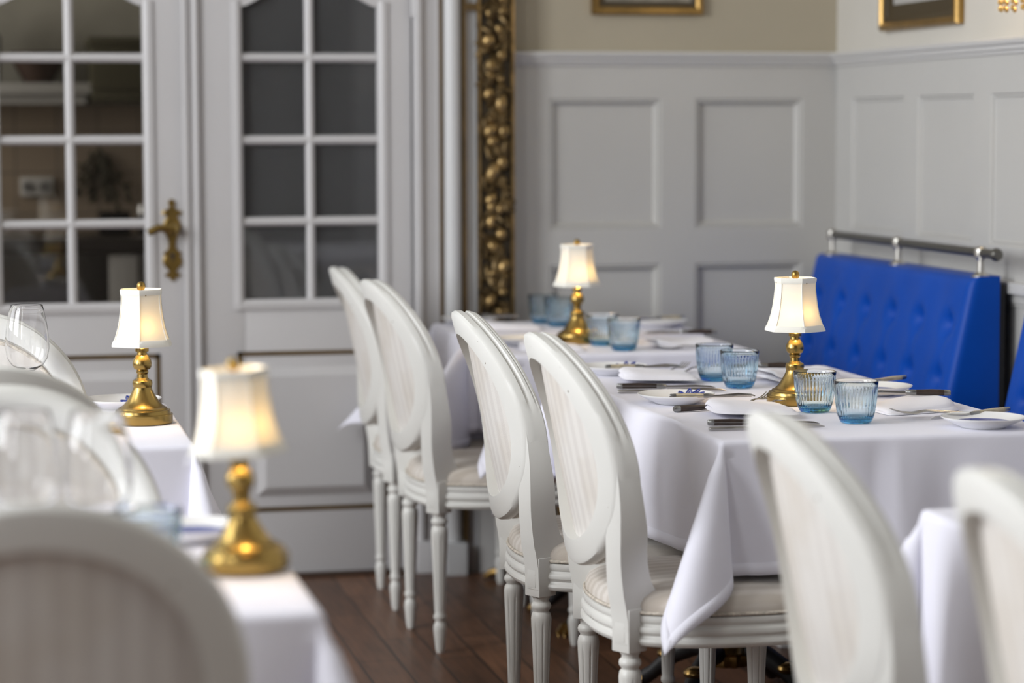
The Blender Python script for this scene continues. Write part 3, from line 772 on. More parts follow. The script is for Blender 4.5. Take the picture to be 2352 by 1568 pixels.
# ------------------------------------------------------------------ tablecloth: flat cloth coordinates folded over the table top
def cloth(name, x0, x1, y0, y1, z, L, label, waves=None, corners=None, crease=None, hem=True, Lx=None, spread=17.0, long=0.0, group='white tablecloths'):
    """corners: dict (sx, sy) -> fold direction; waves: dict side -> f(v, t) outward offset"""
    Rr = .010
    waves = waves or {}; corners = corners or {}
    def arc(s):
        q = Rr * PI / 2
        return (Rr * math.sin(s / Rr), Rr * (1 - math.cos(s / Rr))) if s < q else (Rr, Rr + s - q)
    # grid lines in cloth space, dense at the edges
    def axis(a, b, m):
        hang = [L * (k / 22) for k in range(1, 23)]
        fine = [.002, .005, .009, .013, .017]
        hang = sorted(set([round(h, 5) for h in hang if h > .02] + fine))
        inner = [a + (b - a) * k / m for k in range(m + 1)]
        return [a - h for h in hang[::-1]] + inner + [b + h for h in hang]
    U, V = axis(x0, x1, max(20, int((x1 - x0) / .022))), axis(y0, y1, max(20, int((y1 - y0) / .022)))
    def pt(u, v):
        du = (x0 - u) if u < x0 else (u - x1 if u > x1 else 0)
        dv = (y0 - v) if v < y0 else (v - y1 if v > y1 else 0)
        sx = -1 if u < x0 else 1; sy = -1 if v < y0 else 1
        if du <= 0 and dv <= 0:
            zz = z
            if crease:
                for ax, c in crease:
                    q = (u if ax == 'x' else v) - c
                    zz += .0032 * math.exp(-(q / .006) ** 2)
            return (u, v, zz)
        if du > 0 and dv > 0:
            r = math.hypot(du, dv); phi = math.atan2(dv, du)
            nx = Vector((sx, 0)); ny = Vector((0, sy))
            e = Vector(corners.get((sx, sy), (sx * .74, sy * .67))).normalized()
            l = (nx - nx.dot(e) * e)
            l = l.normalized() if l.length > 1e-4 else Vector((0, -sy))
            tau = 4 * phi
            A = math.radians(spread); B = math.radians(9.5)
            fade = min(1, r / .06)
            ta, tb = math.tan(A * (1 - math.cos(tau))) * fade, math.tan(B * math.sin(tau)) * fade
            d = Vector((e.x * ta + l.x * tb, e.y * ta + l.y * tb, -1)).normalized()
            h, g = arc(r)
            g *= 1 + long * math.sin(2 * phi) ** 2
            nn = (nx * math.cos(phi) + ny * math.sin(phi))
            cxx = x0 if sx < 0 else x1; cyy = y0 if sy < 0 else y1
            return (cxx + nn.x * h + d.x * g, cyy + nn.y * h + d.y * g, z + d.z * g)
        if du > 0:
            h, g = arc(du); t = du / L
            wv = math.sin(PI * (v - y0) / (y1 - y0))
            w = waves.get('x%+d' % sx)
            o_ = (w(v, t) if w else .006 * t * math.sin(v * 23)) * min(1, wv * 3.0)
            zz = z - g + abs(o_) * .25
            if crease:
                for ax, c in crease:
                    if ax == 'y': h += .004 * math.exp(-((v - c) / .007) ** 2)
            return ((x0 if sx < 0 else x1) + sx * (h + o_), v, zz)
        h, g = arc(dv); t = dv / L
        wu = math.sin(PI * (u - x0) / (x1 - x0))
        w = waves.get('y%+d' % sy)
        o_ = (w(u, t) if w else .006 * t * math.sin(u * 21)) * min(1, wu * 3.0)
        if crease:
            for ax, c in crease:
                if ax == 'x': h += .015 * math.exp(-((u - c) / .007) ** 2) * min(1, g / .05) - .006 * math.exp(-((u - c + .03) / .018) ** 2) * min(1, g / .05)
        return (u, (y0 if sy < 0 else y1) + sy * (h + o_), z - g + abs(o_) * .25)
    bm = NB()
    G = [[bm.verts.new(pt(u, v)) for v in V] for u in U]
    for i in range(len(U) - 1):
        for j in range(len(V) - 1):
            bm.faces.new((G[i][j], G[i + 1][j], G[i + 1][j + 1], G[i][j + 1]))
    o = obj(name, bm, M['linen'], None, 60)
    # a real cloth thickness
    md = o.modifiers.new('thickness', 'SOLIDIFY'); md.thickness = .0012; md.offset = 0
    tag(o, label, 'tablecloth', group)
    if hem:   # stitched hem, a slightly thicker band along the border
        bm = NB(); hw = .024
        def strip(us_, vs_):
            H = [[bm.verts.new(pt(u, v)) for v in vs_] for u in us_]
            for i in range(len(us_) - 1):
                for j in range(len(vs_) - 1):
                    bm.faces.new((H[i][j], H[i + 1][j], H[i + 1][j + 1], H[i][j + 1]))
        e = L
        strip([x0 - e, x0 - e + hw / 2, x0 - e + hw], V); strip([x1 + e - hw, x1 + e - hw / 2, x1 + e], V)
        strip(U, [y0 - e, y0 - e + hw / 2, y0 - e + hw]); strip(U, [y1 + e - hw, y1 + e - hw / 2, y1 + e])
        h = obj('hem', bm, M['linen'], o, 60)
        md = h.modifiers.new('thickness', 'SOLIDIFY'); md.thickness = .0026; md.offset = 0
    return o

ZT = .765
gs = lambda v, c, s: math.exp(-((v - c) / s) ** 2)
table_base(1.73, 4.82, 'pedestal table hidden under the cloth of the focused table, its nearer half', (.29, .27, .760))
table_base(1.73, 5.58, 'gilded claw-foot pedestal table under the far half of the focused table cloth', (.29, .27, .760))
cloth('tablecloth', 1.392, 2.070, 4.525, 5.885, ZT, .268, 'sharply focused white tablecloth with a pointed corner hanging over the chair seat',
      waves={'x-1': lambda v, t: t ** .6 * (.105 * gs(v, 5.13 - .05 * t, .12) * (1 - .5 * t) - .040 * gs(v, 4.86 - .15 * t, .07) + .020 * gs(v, 5.62, .09) + .006 * math.sin(v * 19)),
             'y-1': lambda u, t: t * (.013 * math.sin(u * 26 + .5) + .012 * math.sin(u * 11) + .006 * math.sin(u * 47))},
      corners={(-1, -1): (-.72, -.69), (-1, 1): (-.6, .8), (1, -1): (.5, -.86)}, crease=[('x', 1.738), ('y', 5.20)], spread=14.5, long=.16)
table_base(1.71, 6.56, 'pedestal table under the cloth of the blurred rear table', (.325, .2, .760))
cloth('tablecloth', 1.385, 2.030, 6.345, 6.80, ZT, .26, 'blurred white tablecloth on the rear table, the part nearer to us',
      corners={(-1, -1): (-.62, -.78)}, crease=[('x', 1.735)], spread=17)
table_base(1.69, 7.08, 'pedestal table under the hindmost cloth by the panelled end wall', (.31, .2, .770))
cloth('tablecloth', 1.345, 2.030, 6.835, 7.305, .776, .31, 'hindmost white tablecloth by the end wall, with folded corners beside the aisle chairs',
      waves={'x-1': lambda v, t: t ** .8 * (.060 * gs(v, 6.995, .04) - .02 * gs(v, 6.93, .03) + .045 * gs(v, 7.16, .05))},
      corners={(-1, -1): (-.78, -.62), (-1, 1): (-.97, .2), (1, 1): (1, .05)}, spread=21)
table_base(1.76, 2.95, 'pedestal table under the blurred cloth at the lower right', (.27, .55, .755))
cloth('tablecloth', 1.450, 2.13, 2.25, 3.627, ZT, .32, 'very blurred white tablecloth at the lower right, behind the cut off chair',
      waves={'x-1': lambda v, t: t * (.018 * math.sin(v * 15) + .012)}, corners={(-1, 1): (-.75, .6)}, spread=13.5)
table_base(.06, 3.36, 'pedestal table under the blurred near cloth on the left', (.31, .31, .760))
cloth('tablecloth', -.30, .405, 3.03, 3.70, ZT, .262, 'blurred white tablecloth carrying the big blurred lamp at the lower left',
      waves={'y-1': lambda u, t: t * .03 * math.sin(u * 18 + 2)}, corners={(1, -1): (.55, -.83), (1, 1): (.8, .6)}, spread=15)
table_base(.04, 5.05, 'pedestal table under the sharp cloth on the left', (.31, .32, .760))
cloth('tablecloth', -.32, .392, 4.695, 5.42, ZT, .262, 'white tablecloth under the sharp lamp on the left',
      corners={(1, -1): (.35, -.94), (1, 1): (.8, .6)}, spread=15)

# ------------------------------------------------------------------ table lamps
def lamp_meshes():
    P = []
    bm = NB(); lathe(bm, [(0, 0), (.0585, 0), (.0600, .0015), (.0604, .003), (.0604, .0185), (.0596, .0198), (.0570, .0203), (.0562, .0222), (.0556, .0262), (.0545, .0277), (.0510, .0283), (.0500, .0295), (.0485, .0318), (.0450, .0332), (.0415, .0355), (.0360, .0408), (.0315, .0468), (.0275, .0535), (.0236, .0605), (.0208, .066), (.0190, .0705), (.0187, .0735), (.0198, .077), (.0205, .0815), (.0196, .086), (.0175, .0885), (.0145, .0895)], 64)
    P.append(('base', to_mesh('lamp_base', bm, 22), M['brass']))
    bm = NB(); lathe(bm, [(.0142, .089), (.0108, .093), (.0104, .100), (.0125, .1035), (.0125, .106), (.011, .108), (.0165, .111), (.0192, .117), (.0195, .122), (.0180, .129), (.0140, .136), (.0106, .1395), (.0102, .145), (.0138, .1465), (.0140, .153), (.0125, .155), (.006, .157), (.006, .165)], 40)
    P.append(('stem', to_mesh('lamp_stem', bm, 24), M['brass']))
    prof = [(0.0650, 0.159), (0.0636, 0.164), (0.0598, 0.171), (0.0556, 0.182), (0.0516, 0.195), (0.0482, 0.211), (0.0456, 0.228), (0.0438, 0.245), (0.0432, 0.256), (0.0436, 0.262), (0.0447, 0.272)]
    def hexring(r, z, m=6):
        ring = []
        for k in range(6):
            a0, a1 = k * PI / 3, (k + 1) * PI / 3
            p0, p1 = Vector((r * math.cos(a0), r * math.sin(a0), z)), Vector((r * math.cos(a1), r * math.sin(a1), z))
            for j in range(m):
                t = j / m; p = p0.lerp(p1, t)
                k_ = 1 + .035 * math.sin(PI * t)
                ring.append((p.x * k_, p.y * k_, z))
        return ring
    bm = NB(); loft(bm, [hexring(r, z) for r, z in prof], caps=False)
    P.append(('shade', to_mesh('lamp_shade', bm, 40), M['shade']))
    bm = NB()
    def band(z0, z1, rr):
        rings = []
        rs = [(lerp_table([(z, r) for r, z in prof], z_) + o_, z_) for z_, o_ in ((z0, -.0008), (z0 - .001, .0012), (z0 + .002, .0022), (z1 - .002, .0022), (z1, .0010), (z1, -.0008))]
        loft(bm, [hexring(r, z) for r, z in rs], caps=False, loop=True)
    band(.159, .1715, 0); band(.2625, .273, 0)
    for k in range(6):
        a = k * PI / 3
        tube(bm, [((r + .0006) * math.cos(a), (r + .0006) * math.sin(a), z) for r, z in prof], .0011, 6)
    P.append(('shade_trim', to_mesh('lamp_shade_trim', bm, 40), M['shade_trim']))
    bm = NB()
    for k in range(3):
        a = k * 2 * PI / 3 + .3
        tube(bm, [(0, 0, .262), (.042 * math.cos(a), .042 * math.sin(a), .262)], .0013, 6)
    tube(bm, [(0, 0, .16), (0, 0, .27)], .0025, 8)
    P.append(('shade_carrier', to_mesh('lamp_carrier', bm, 40), M['brass_dark']))
    bm = NB(); lathe(bm, [(.004, .268), (.004, .270), (.0075, .2725), (.0088, .2785), (.0078, .284), (.0045, .2875), (0, .2885)], 24)
    P.append(('finial', to_mesh('lamp_finial', bm, 40), M['brass_dark']))
    bm = NB(); ellipsoid(bm, (.0, .0, .222), .010, .010, .014, None, 16, 10)
    P.append(('bulb', to_mesh('lamp_bulb', bm, 60), M['bulb']))
    return P
LAMP = lamp_meshes()
LAMP_W = 1.2
def lamp(x, y, z, deg, label, k=1.0, tilt=0.0):
    r = empty('table_lamp', (x, y, z), math.radians(deg), label, 'lamp', 'brass table lamps')
    r.rotation_euler = Matrix.Rotation(math.radians(tilt), 4, 'Y').to_3x3().__matmul__(Matrix.Rotation(math.radians(deg), 3, 'Z')).to_euler()
    for nm, me, m in LAMP: link(nm, me, m, r)
    ld = bpy.data.lights.new('lamp_glow', 'POINT'); ld.energy = LAMP_W * k; ld.color = (1, .70, .34); ld.shadow_soft_size = .012
    lo = bpy.data.objects.new('lamp_glow', ld); COL.objects.link(lo); lo.parent = r; lo.location = (.018, 0, .192)
    return r
CR = ZT + .0012
lamp(1.724, 5.085, CR, -90, 'sharp brass lamp with a white pleated shade in the middle of the focused table')
lamp(1.626, 6.665, CR, -72, 'blurred brass lamp with white shade on the rear table, in front of the panelled wall')
lamp(.326, 5.062, CR, -98, 'sharp brass lamp on the left table, in front of the glazed doors')
lamp(.349, 3.330, CR + .0025, -70, 'large blurred brass lamp in the lower left, nearest to us', tilt=-2.6)

# ------------------------------------------------------------------ glassware
def tumbler_mesh():
    bm = NB()
    outer = [(0, .0), (.026, 0), (.0300, .0015), (.0325, .006), (.0345, .012), (.0368, .020), (.0385, .030), (.0402, .042), (.0415, .055), (.0425, .066), (.0432, .0725), (.0437, .079), (.0440, .082)]
    inner = [(.0425, .0833), (.0410, .082), (.0400, .073), (.0388, .060), (.0372, .043), (.0352, .028), (.0325, .017), (.028, .0115), (.018, .010), (0, .0098)]
    def rm(a, z):
        e_ = max(0, min(1, (z - .008) / .006, (.072 - z) / .005))
        return 1 + e_ * .030 * (abs(math.cos(19 * a)) - .5)
    outer = [(r * 1.025, z * 1.035) for r, z in outer]; inner = [(r * 1.025, z * 1.035) for r, z in inner]
    lathe(bm, outer + inner, 228, rmod=lambda a, z: 1)
    bm.verts.ensure_lookup_table()
    no = len(outer)
    for v in bm.verts:
        r = math.hypot(v.co.x, v.co.y)
        if r < .02: continue
        tgt = lerp_table([(z, rr) for rr, z in outer[1:]], v.co.z)
        if abs(r - tgt) < 2e-4:
            k_ = rm(math.atan2(v.co.y, v.co.x), v.co.z); v.co.x *= k_; v.co.y *= k_
    return to_mesh('tumbler', bm, 50)
TUM = tumbler_mesh()
def tumbler(x, y, z, label):
    o = link('glass_tumbler', TUM, M['blue_glass']); o.location = (x, y, z); o.rotation_euler = (0, 0, x * 17)
    return tag(o, label, 'glass', 'ribbed blue tumblers')
G0 = CR + .0005
tumbler(1.731, 4.722, G0, 'ribbed blue tumbler on the focused table, nearest to us and right of the lamp')
tumbler(1.714, 4.925, G0, 'ribbed blue tumbler standing right beside the sharp lamp base, behind the nearest one')
tumbler(1.706, 5.425, G0, 'ribbed blue tumbler left of the sharp lamp, front one of its pair')
tumbler(1.696, 5.590, G0, 'ribbed blue tumbler left of the sharp lamp, rear one of its pair')
tumbler(1.692, 6.410, G0, 'blurred blue tumbler on the rear table, right of its lamp and nearer to us')
tumbler(1.673, 6.570, G0, 'blurred blue tumbler touching the rear lamp on its right side')
tumbler(1.676, 7.095, .778, 'blurred blue tumbler just left of the rear lamp')
tumbler(1.655, 7.215, .778, 'blurred blue tumbler farthest left on the rear table')
tumbler(.222, 3.350, G0, 'very blurred blue tumbler beside the big lamp at the lower left')

def wine_mesh():
    bm = NB()
    o_ = [(0, 0), (.036, 0), (.037, .001), (.034, .003), (.012, .006), (.0055, .012), (.004, .02), (.0036, .045), (.0038, .072), (.006, .080), (.018, .0875), (.033, .097), (.0425, .112), (.0462, .132), (.0458, .155), (.0425, .185), (.0378, .208), (.0338, .2245)]
    i_ = [(.0330, .2252), (.0322, .2245), (.0364, .208), (.0412, .185), (.0446, .155), (.0450, .132), (.0413, .113), (.032, .0985), (.016, .0895), (0, .0875)]
    lathe(bm, o_ + i_, 72)
    return to_mesh('wine_glass', bm, 60)
WINE = wine_mesh()
def wine(x, y, label):
    o = link('wine_glass', WINE, M['clear_glass']); o.location = (x, y, G0); return tag(o, label, 'glass', 'clear wine glasses')
wine(.103, 5.340, 'sharp clear wine glass in front of the oval chair at the far left')
wine(.058, 3.330, 'big blurred wine glass at the left edge, behind the nearest chair')
wine(.152, 3.300, 'big blurred wine glass nearer the lamp, behind the nearest chair')

# ------------------------------------------------------------------ plates, napkins, cutlery
def plate_mesh():
    bm = NB()
    lathe(bm, [(0, 0), (.045, 0), (.047, .002), (.062, .008), (.078, .0155), (.084, .0195), (.0845, .021), (.083, .0215), (.077, .018), (.060, .0105), (.046, .0065), (0, .006)], 64)
    return to_mesh('side_plate', bm, 40)
PLATE = plate_mesh()
PZ = [(0, .0062), (.046, .0068), (.060, .0108), (.077, .0183), (.083, .0215)]
def petal(bm, cx_, cy_, ang, l, w):
    d = Vector((math.cos(ang), math.sin(ang))); s = Vector((-d.y, d.x)); n = 14; pts = []
    for k in range(n):
        t = 2 * PI * k / n
        p = Vector((cx_, cy_)) + d * (l / 2 + l / 2 * math.cos(t)) + s * w * math.sin(t) * (1 - .35 * math.cos(t))
        pts.append((p.x, p.y, lerp_table(PZ, p.length) + .0005))
    tube(bm, pts, .0019, 5, loop=True)
    tube(bm, [(cx_ + d.x * l * q, cy_ + d.y * l * q, lerp_table(PZ, math.hypot(cx_ + d.x * l * q, cy_ + d.y * l * q)) + .0005) for q in (.05, .3, .55, .8)], .0012, 5)
def bez(bm, pts, r): tube(bm, pts, r, 5)
def plate(x, y, deg, label, deco='flower', z=None):
    r = empty('side_plate', (x, y, (G0 if z is None else z)), math.radians(deg), label, 'plate', 'white bread plates')
    link('dish', PLATE, M['china'], r)
    bm = NB()
    if deco == 'flower':
        for a, l in ((-35, .034), (-2, .038), (32, .042), (66, .042), (100, .040), (134, .034)):
            petal(bm, .028, .034, math.radians(a + 10), l, .0065)
        m = M['blue_glaze']
    else:
        lathe(bm, [(.0, .0076), (.052, .0082), (.056, .0094), (.058, .0106), (.050, .0088), (0, .0082)], 40)
        m = M['blue_glaze']
    obj('painted_motif', bm, m, r)
    return r

def knife(x, y, z, deg, L, label, handle='wood_handle', tilt=0.0, cat='knife'):
    q = .62 if handle == 'horn' else .82
    r = empty('table_knife', (x, y, z), math.radians(deg), label, cat, 'table knives')
    r.rotation_euler = (0, math.radians(-tilt), math.radians(deg))
    hl = .105 * L / .225
    if handle == 'steel':
        bm = NB(); bar(bm, [(0, .005 * q, .003 * q, 0, .004 * q), (.003, .007 * q, .0042 * q, 0, .0045 * q), (hl * .5, .0065 * q, .004 * q, 0, .0045 * q), (hl, .005 * q, .0032 * q, 0, .0045 * q)])
        obj('handle', bm, M['steel'], r)
    else:
        bm = NB(); bar(bm, [(.013, .0062 * q, .0078 * q, 0, .0082 * q), (hl * .45, .0068 * q, .0084 * q, 0, .009 * q), (hl * .8, .0058 * q, .0072 * q, 0, .0085 * q), (hl - .013, .0056 * q, .007 * q, 0, .0082 * q)])
        obj('handle', bm, M[handle], r)
        bm = NB()
        bar(bm, [(0, .004 * q, .005 * q, 0, .0082 * q), (.002, .0058 * q, .0072 * q, 0, .0082 * q), (.0135, .0064 * q, .008 * q, 0, .0082 * q)])
        bar(bm, [(hl - .0135, .0058 * q, .0072 * q, 0, .0082 * q), (hl - .004, .0062 * q, .0078 * q, 0, .0082 * q), (hl + .005, .0045 * q, .0065 * q, 0, .0080 * q), (hl + .009, .002 * q, .005 * q, 0, .0075 * q)])
        box(bm, .010, hl - .010, -.0070 * q, -.0060 * q, .0080 * q, .0094 * q)
        obj('bolster', bm, M['steel_dark'], r)
    bm = NB()
    bar(bm, [(hl - .002, .0016, .0048 * q, 0, .0064 * q), (hl + .02, .0014, .0052 * q, 0, .0060 * q), (L * .8, .0012, .005, 0, .0056), (L * .95, .001, .0036, 0, .0048), (L, .0005, .001, 0, .0036)], 10, 2)
    obj('blade', bm, M['steel'], r)
    return r

def fork(x, y, z, deg, L, label, handle='steel', lift=0.0):
    r = empty('table_fork', (x, y, z), math.radians(deg), label, 'fork', 'table forks')
    r.rotation_euler = (0, math.radians(-lift), math.radians(deg))
    hl = L * .5
    bm = NB()
    if handle == 'steel':
        bar(bm, [(0, .004, .0012, 0, .003), (.006, .0075, .0015, 0, .003), (hl * .7, .004, .0016, 0, .0045), (hl, .003, .0018, 0, .006)])
        obj('handle', bm, M['steel'], r)
    else:
        bar(bm, [(0, .004, .004, 0, .006), (.004, .0065, .0062, 0, .0066), (hl * .5, .0066, .0066, 0, .0068), (hl, .0045, .005, 0, .0066)]); obj('handle', bm, M[handle], r)
        bm = NB(); bar(bm, [(-.001, .004, .004, 0, .0064), (.003, .0068, .0068, 0, .0066), (.013, .0070, .0070, 0, .0067)]); obj('bolster', bm, M['steel_dark'], r)
    bm = NB()
    bar(bm, [(hl - .002, .003, .0018, 0, .006), (L * .62, .0028, .0018, 0, .0075), (L * .68, .006, .0016, 0, .006), (L * .74, .0115, .0013, 0, .0035), (L * .79, .012, .0012, 0, .0026)], 12)
    for k in range(4):
        yy = -.0093 + .0062 * k
        bar(bm, [(L * .78, .0019, .0012, yy, .0026), (L * .88, .0016, .0011, yy, .0036), (L * .96, .0013, .0010, yy, .0075), (L, .0006, .0006, yy, .0105)], 8, 2)
    obj('tines', bm, M['steel'], r)
    return r

def napkin(quad, th, label, lift=0.0, z=None, seed=1):
    """a folded napkin: two lofted layers over the quad (A fold-left-near, B right-near, C right-far, D left-far)"""
    A, B, C_, D = (Vector(p) for p in quad)
    c = (A + B + C_ + D) / 4
    z = G0 if z is None else z
    r = empty('folded_napkin', (c.x, c.y, z), 0, label, 'napkin', 'folded white napkins')
    rnd_ = random.Random(seed); ph = rnd_.uniform(0, 6)
    for layer in range(2):
        bm = NB(); n, m_ = 40, 28
        top, bot = [], []
        for i in range(n + 1):
            u = i / n; u = u * u * (3 - 2 * u) * .5 + u * .5; rt, rb = [], []
            for j in range(m_ + 1):
                v = j / m_
                hw = 1.0
                if u < .22: hw = .55 + .45 * math.sqrt(max(0, 1 - ((.22 - u) / .22) ** 2))
                if u > .86: hw = .80 + .20 * math.sqrt(max(0, 1 - ((u - .86) / .14) ** 2))
                vv = .5 + (v - .5) * hw
                p = A.lerp(B, u).lerp(D.lerp(C_, u), vv)
                if layer: p = c + (p - c) * .965 + Vector((-.002, .003))
                pr = (1 - abs(2 * v - 1) ** 4) ** .5 if abs(2 * v - 1) < 1 else 0
                pu = math.sqrt(max(0, 1 - max(0, (.14 - u) / .14) ** 2)) * math.sqrt(max(0, 1 - max(0, (u - .93) / .07) ** 2))
                tk = th * (.58 if layer == 0 else .62) * (1 - .55 * u) * pr * pu
                base = 0 if layer == 0 else th * .50 * (1 - .55 * u)
                w = .0012 * math.sin(u * 8 + ph) * math.sin(v * 6 + ph) * pr * pu
                lf = lift * max(0, (u - .35)) ** 2 * (1 if layer else .55)
                zb_ = base * (pr * .85 + .15) + lf
                rt.append(bm.verts.new((p.x - c.x, p.y - c.y, zb_ + tk + w + .0004))); rb.append(bm.verts.new((p.x - c.x, p.y - c.y, zb_)))
            top.append(rt); bot.append(rb)
        for i in range(n):
            for j in range(m_):
                bm.faces.new((top[i][j], top[i + 1][j], top[i + 1][j + 1], top[i][j + 1]))
                bm.faces.new((bot[i][j + 1], bot[i + 1][j + 1], bot[i + 1][j], bot[i][j]))
        for i in range(n):
            bm.faces.new((top[i][0], bot[i][0], bot[i + 1][0], top[i + 1][0])); bm.faces.new((top[i + 1][m_], bot[i + 1][m_], bot[i][m_], top[i][m_]))
        for j in range(m_):
            bm.faces.new((top[0][j + 1], bot[0][j + 1], bot[0][j], top[0][j])); bm.faces.new((top[n][j], bot[n][j], bot[n][j + 1], top[n][j + 1]))
        obj('fold', bm, M['napkin'], r, 60)
    return r

# near aisle place (front chair)
fork(1.522, 4.925, G0 + .001, 50, .245, 'steel fork under the front napkin, its tips towards the sharp lamp', lift=3)
fork(1.560, 4.915, G0, 47, .235, 'second steel fork under the front napkin, right of the first', lift=3)
fork(1.425, 4.985, G0, 15, .17, 'dark-handled fork between the flowered plate and the front napkin', 'wood_handle')
napkin([(1.478, 4.855), (1.645, 4.800), (1.650, 4.985), (1.490, 5.000)], .020, 'folded white napkin on the focused table, in front of the flowered plate', z=G0 + .009, seed=3)
knife(1.425, 4.742, G0, -12, .225, 'dark wood-handled knife lying in front of the front napkin')
knife(1.405, 4.665, G0, -4, .235, 'plain steel knife nearest the table edge, beside the front napkin', 'steel')
plate(1.478, 5.155, -10, 'white side plate with a painted blue flower, at the aisle edge of the focused table')
knife(1.444, 5.086, G0 + .018, -8, .185, 'small horn-handled butter knife on the flowered side plate', 'horn')
# far aisle place (second chair)
fork(1.565, 5.640, G0, 55, .235, 'steel fork left of the blue glasses, its tips pointing to the rear table', lift=3)
fork(1.605, 5.640, G0, 53, .235, 'second fork next to the blue glasses, beside the rear napkin', lift=3)
napkin([(1.470, 5.560), (1.640, 5.510), (1.650, 5.680), (1.490, 5.715)], .020, 'folded white napkin behind the dark-handled knives, second place of the focused table', z=G0 + .009, seed=8)
knife(1.425, 5.462, G0, -15, .225, 'dark-handled steak knife beside the second chair, left of the blue glasses')
knife(1.405, 5.375, G0, -9, .245, 'plain steel knife next to the dark-handled one at the second place', 'steel')
plate(1.505, 5.800, -10, 'white plate with blue flower at the far end of the focused table')
knife(1.472, 5.752, G0 + .018, -6, .185, 'small horn-handled knife on the far flowered plate', 'horn')
# near bench place
plate(1.953, 4.598, 0, 'white plate with a cobalt blue centre at the right end of the focused table', 'disc')
knife(2.050, 4.690, G0 + .018, 192, .19, 'horn-handled butter knife on the blue-centred plate near the right edge', 'horn', tilt=-3)
fork(2.02, 4.735, G0 + .004, 173, .20, 'steel fork with raised tines left of the blue-centred plate', lift=2)
fork(2.03, 4.775, G0 + .004, 176, .20, 'second steel fork between the right-hand napkin and the blue-centred plate', lift=1)
napkin([(2.030, 4.870), (1.840, 4.815), (1.830, 4.960), (2.015, 5.085)], .022, 'folded white napkin at the bench side, right of the nearest blue tumbler', seed=5)
knife(2.03, 4.955, G0 + .022, 160, .185, 'dark-handled knife resting on the bench side napkin')
# far bench place
plate(1.955, 5.215, 0, 'white blue-centred plate half hidden behind the nearest blue tumbler', 'disc')
knife(2.075, 5.33, G0 + .020, 196, .19, 'horn-handled knife on the half hidden plate at the bench side', 'horn', tilt=-3)
napkin([(2.0, 5.50), (1.80, 5.42), (1.79, 5.60), (2.0, 5.72)], .024, 'folded white napkin by the bench, just left of the sharp lamp stem', lift=.05, seed=9)
knife(1.905, 5.615, G0 + .022, 168, .17, 'dark-handled knife on the napkin left of the sharp lamp')
# rear table
napkin([(1.975, 6.40), (1.79, 6.40), (1.775, 6.52), (1.96, 6.60)], .022, 'blurred folded napkin right of the rear lamp', lift=.04, seed=12)
fork(1.98, 6.385, G0 + .002, 172, .2, 'blurred fork in front of the rear table napkin')
knife(2.0, 6.57, G0 + .024, 170, .2, 'blurred dark-handled knife on the rear table napkin')
plate(1.955, 6.995, 0, 'blurred white plate at the right end of the hindmost cloth', 'disc', z=.778)
knife(2.04, 7.03, .798, 190, .19, 'blurred horn-handled knife on the hindmost plate', 'horn')
plate(1.435, 7.235, 0, 'blurred plate at the aisle end of the hindmost cloth, below the white column', 'disc', z=.778)
knife(1.39, 7.215, .798, -8, .19, 'blurred dark-handled knife on the plate below the white column')
plate(1.475, 6.63, 0, 'blurred plate behind the second chair on the rear table', 'disc')
napkin([(1.43, 7.0), (1.60, 6.97), (1.61, 7.10), (1.44, 7.12)], .02, 'blurred folded napkin on the hindmost cloth beside the aisle', z=.778, seed=15)
napkin([(1.42, 6.44), (1.59, 6.41), (1.60, 6.54), (1.43, 6.56)], .02, 'blurred folded napkin on the rear table behind the second chair', seed=16)
# left tables
plate(.300, 5.345, 0, 'white plate half hidden behind the sharp lamp on the left', 'flower')
plate(.298, 3.600, 0, 'blurred blue-centred plate behind the big lamp at the lower left', 'disc')
tag(obj('white_plinth_box', (lambda b: (box(b, 2.04, 2.14, 6.12, 6.22, 0, .05, .004), b)[1])(NB()), M['white_base']), 'small white block on the floor under the focused table', 'box')

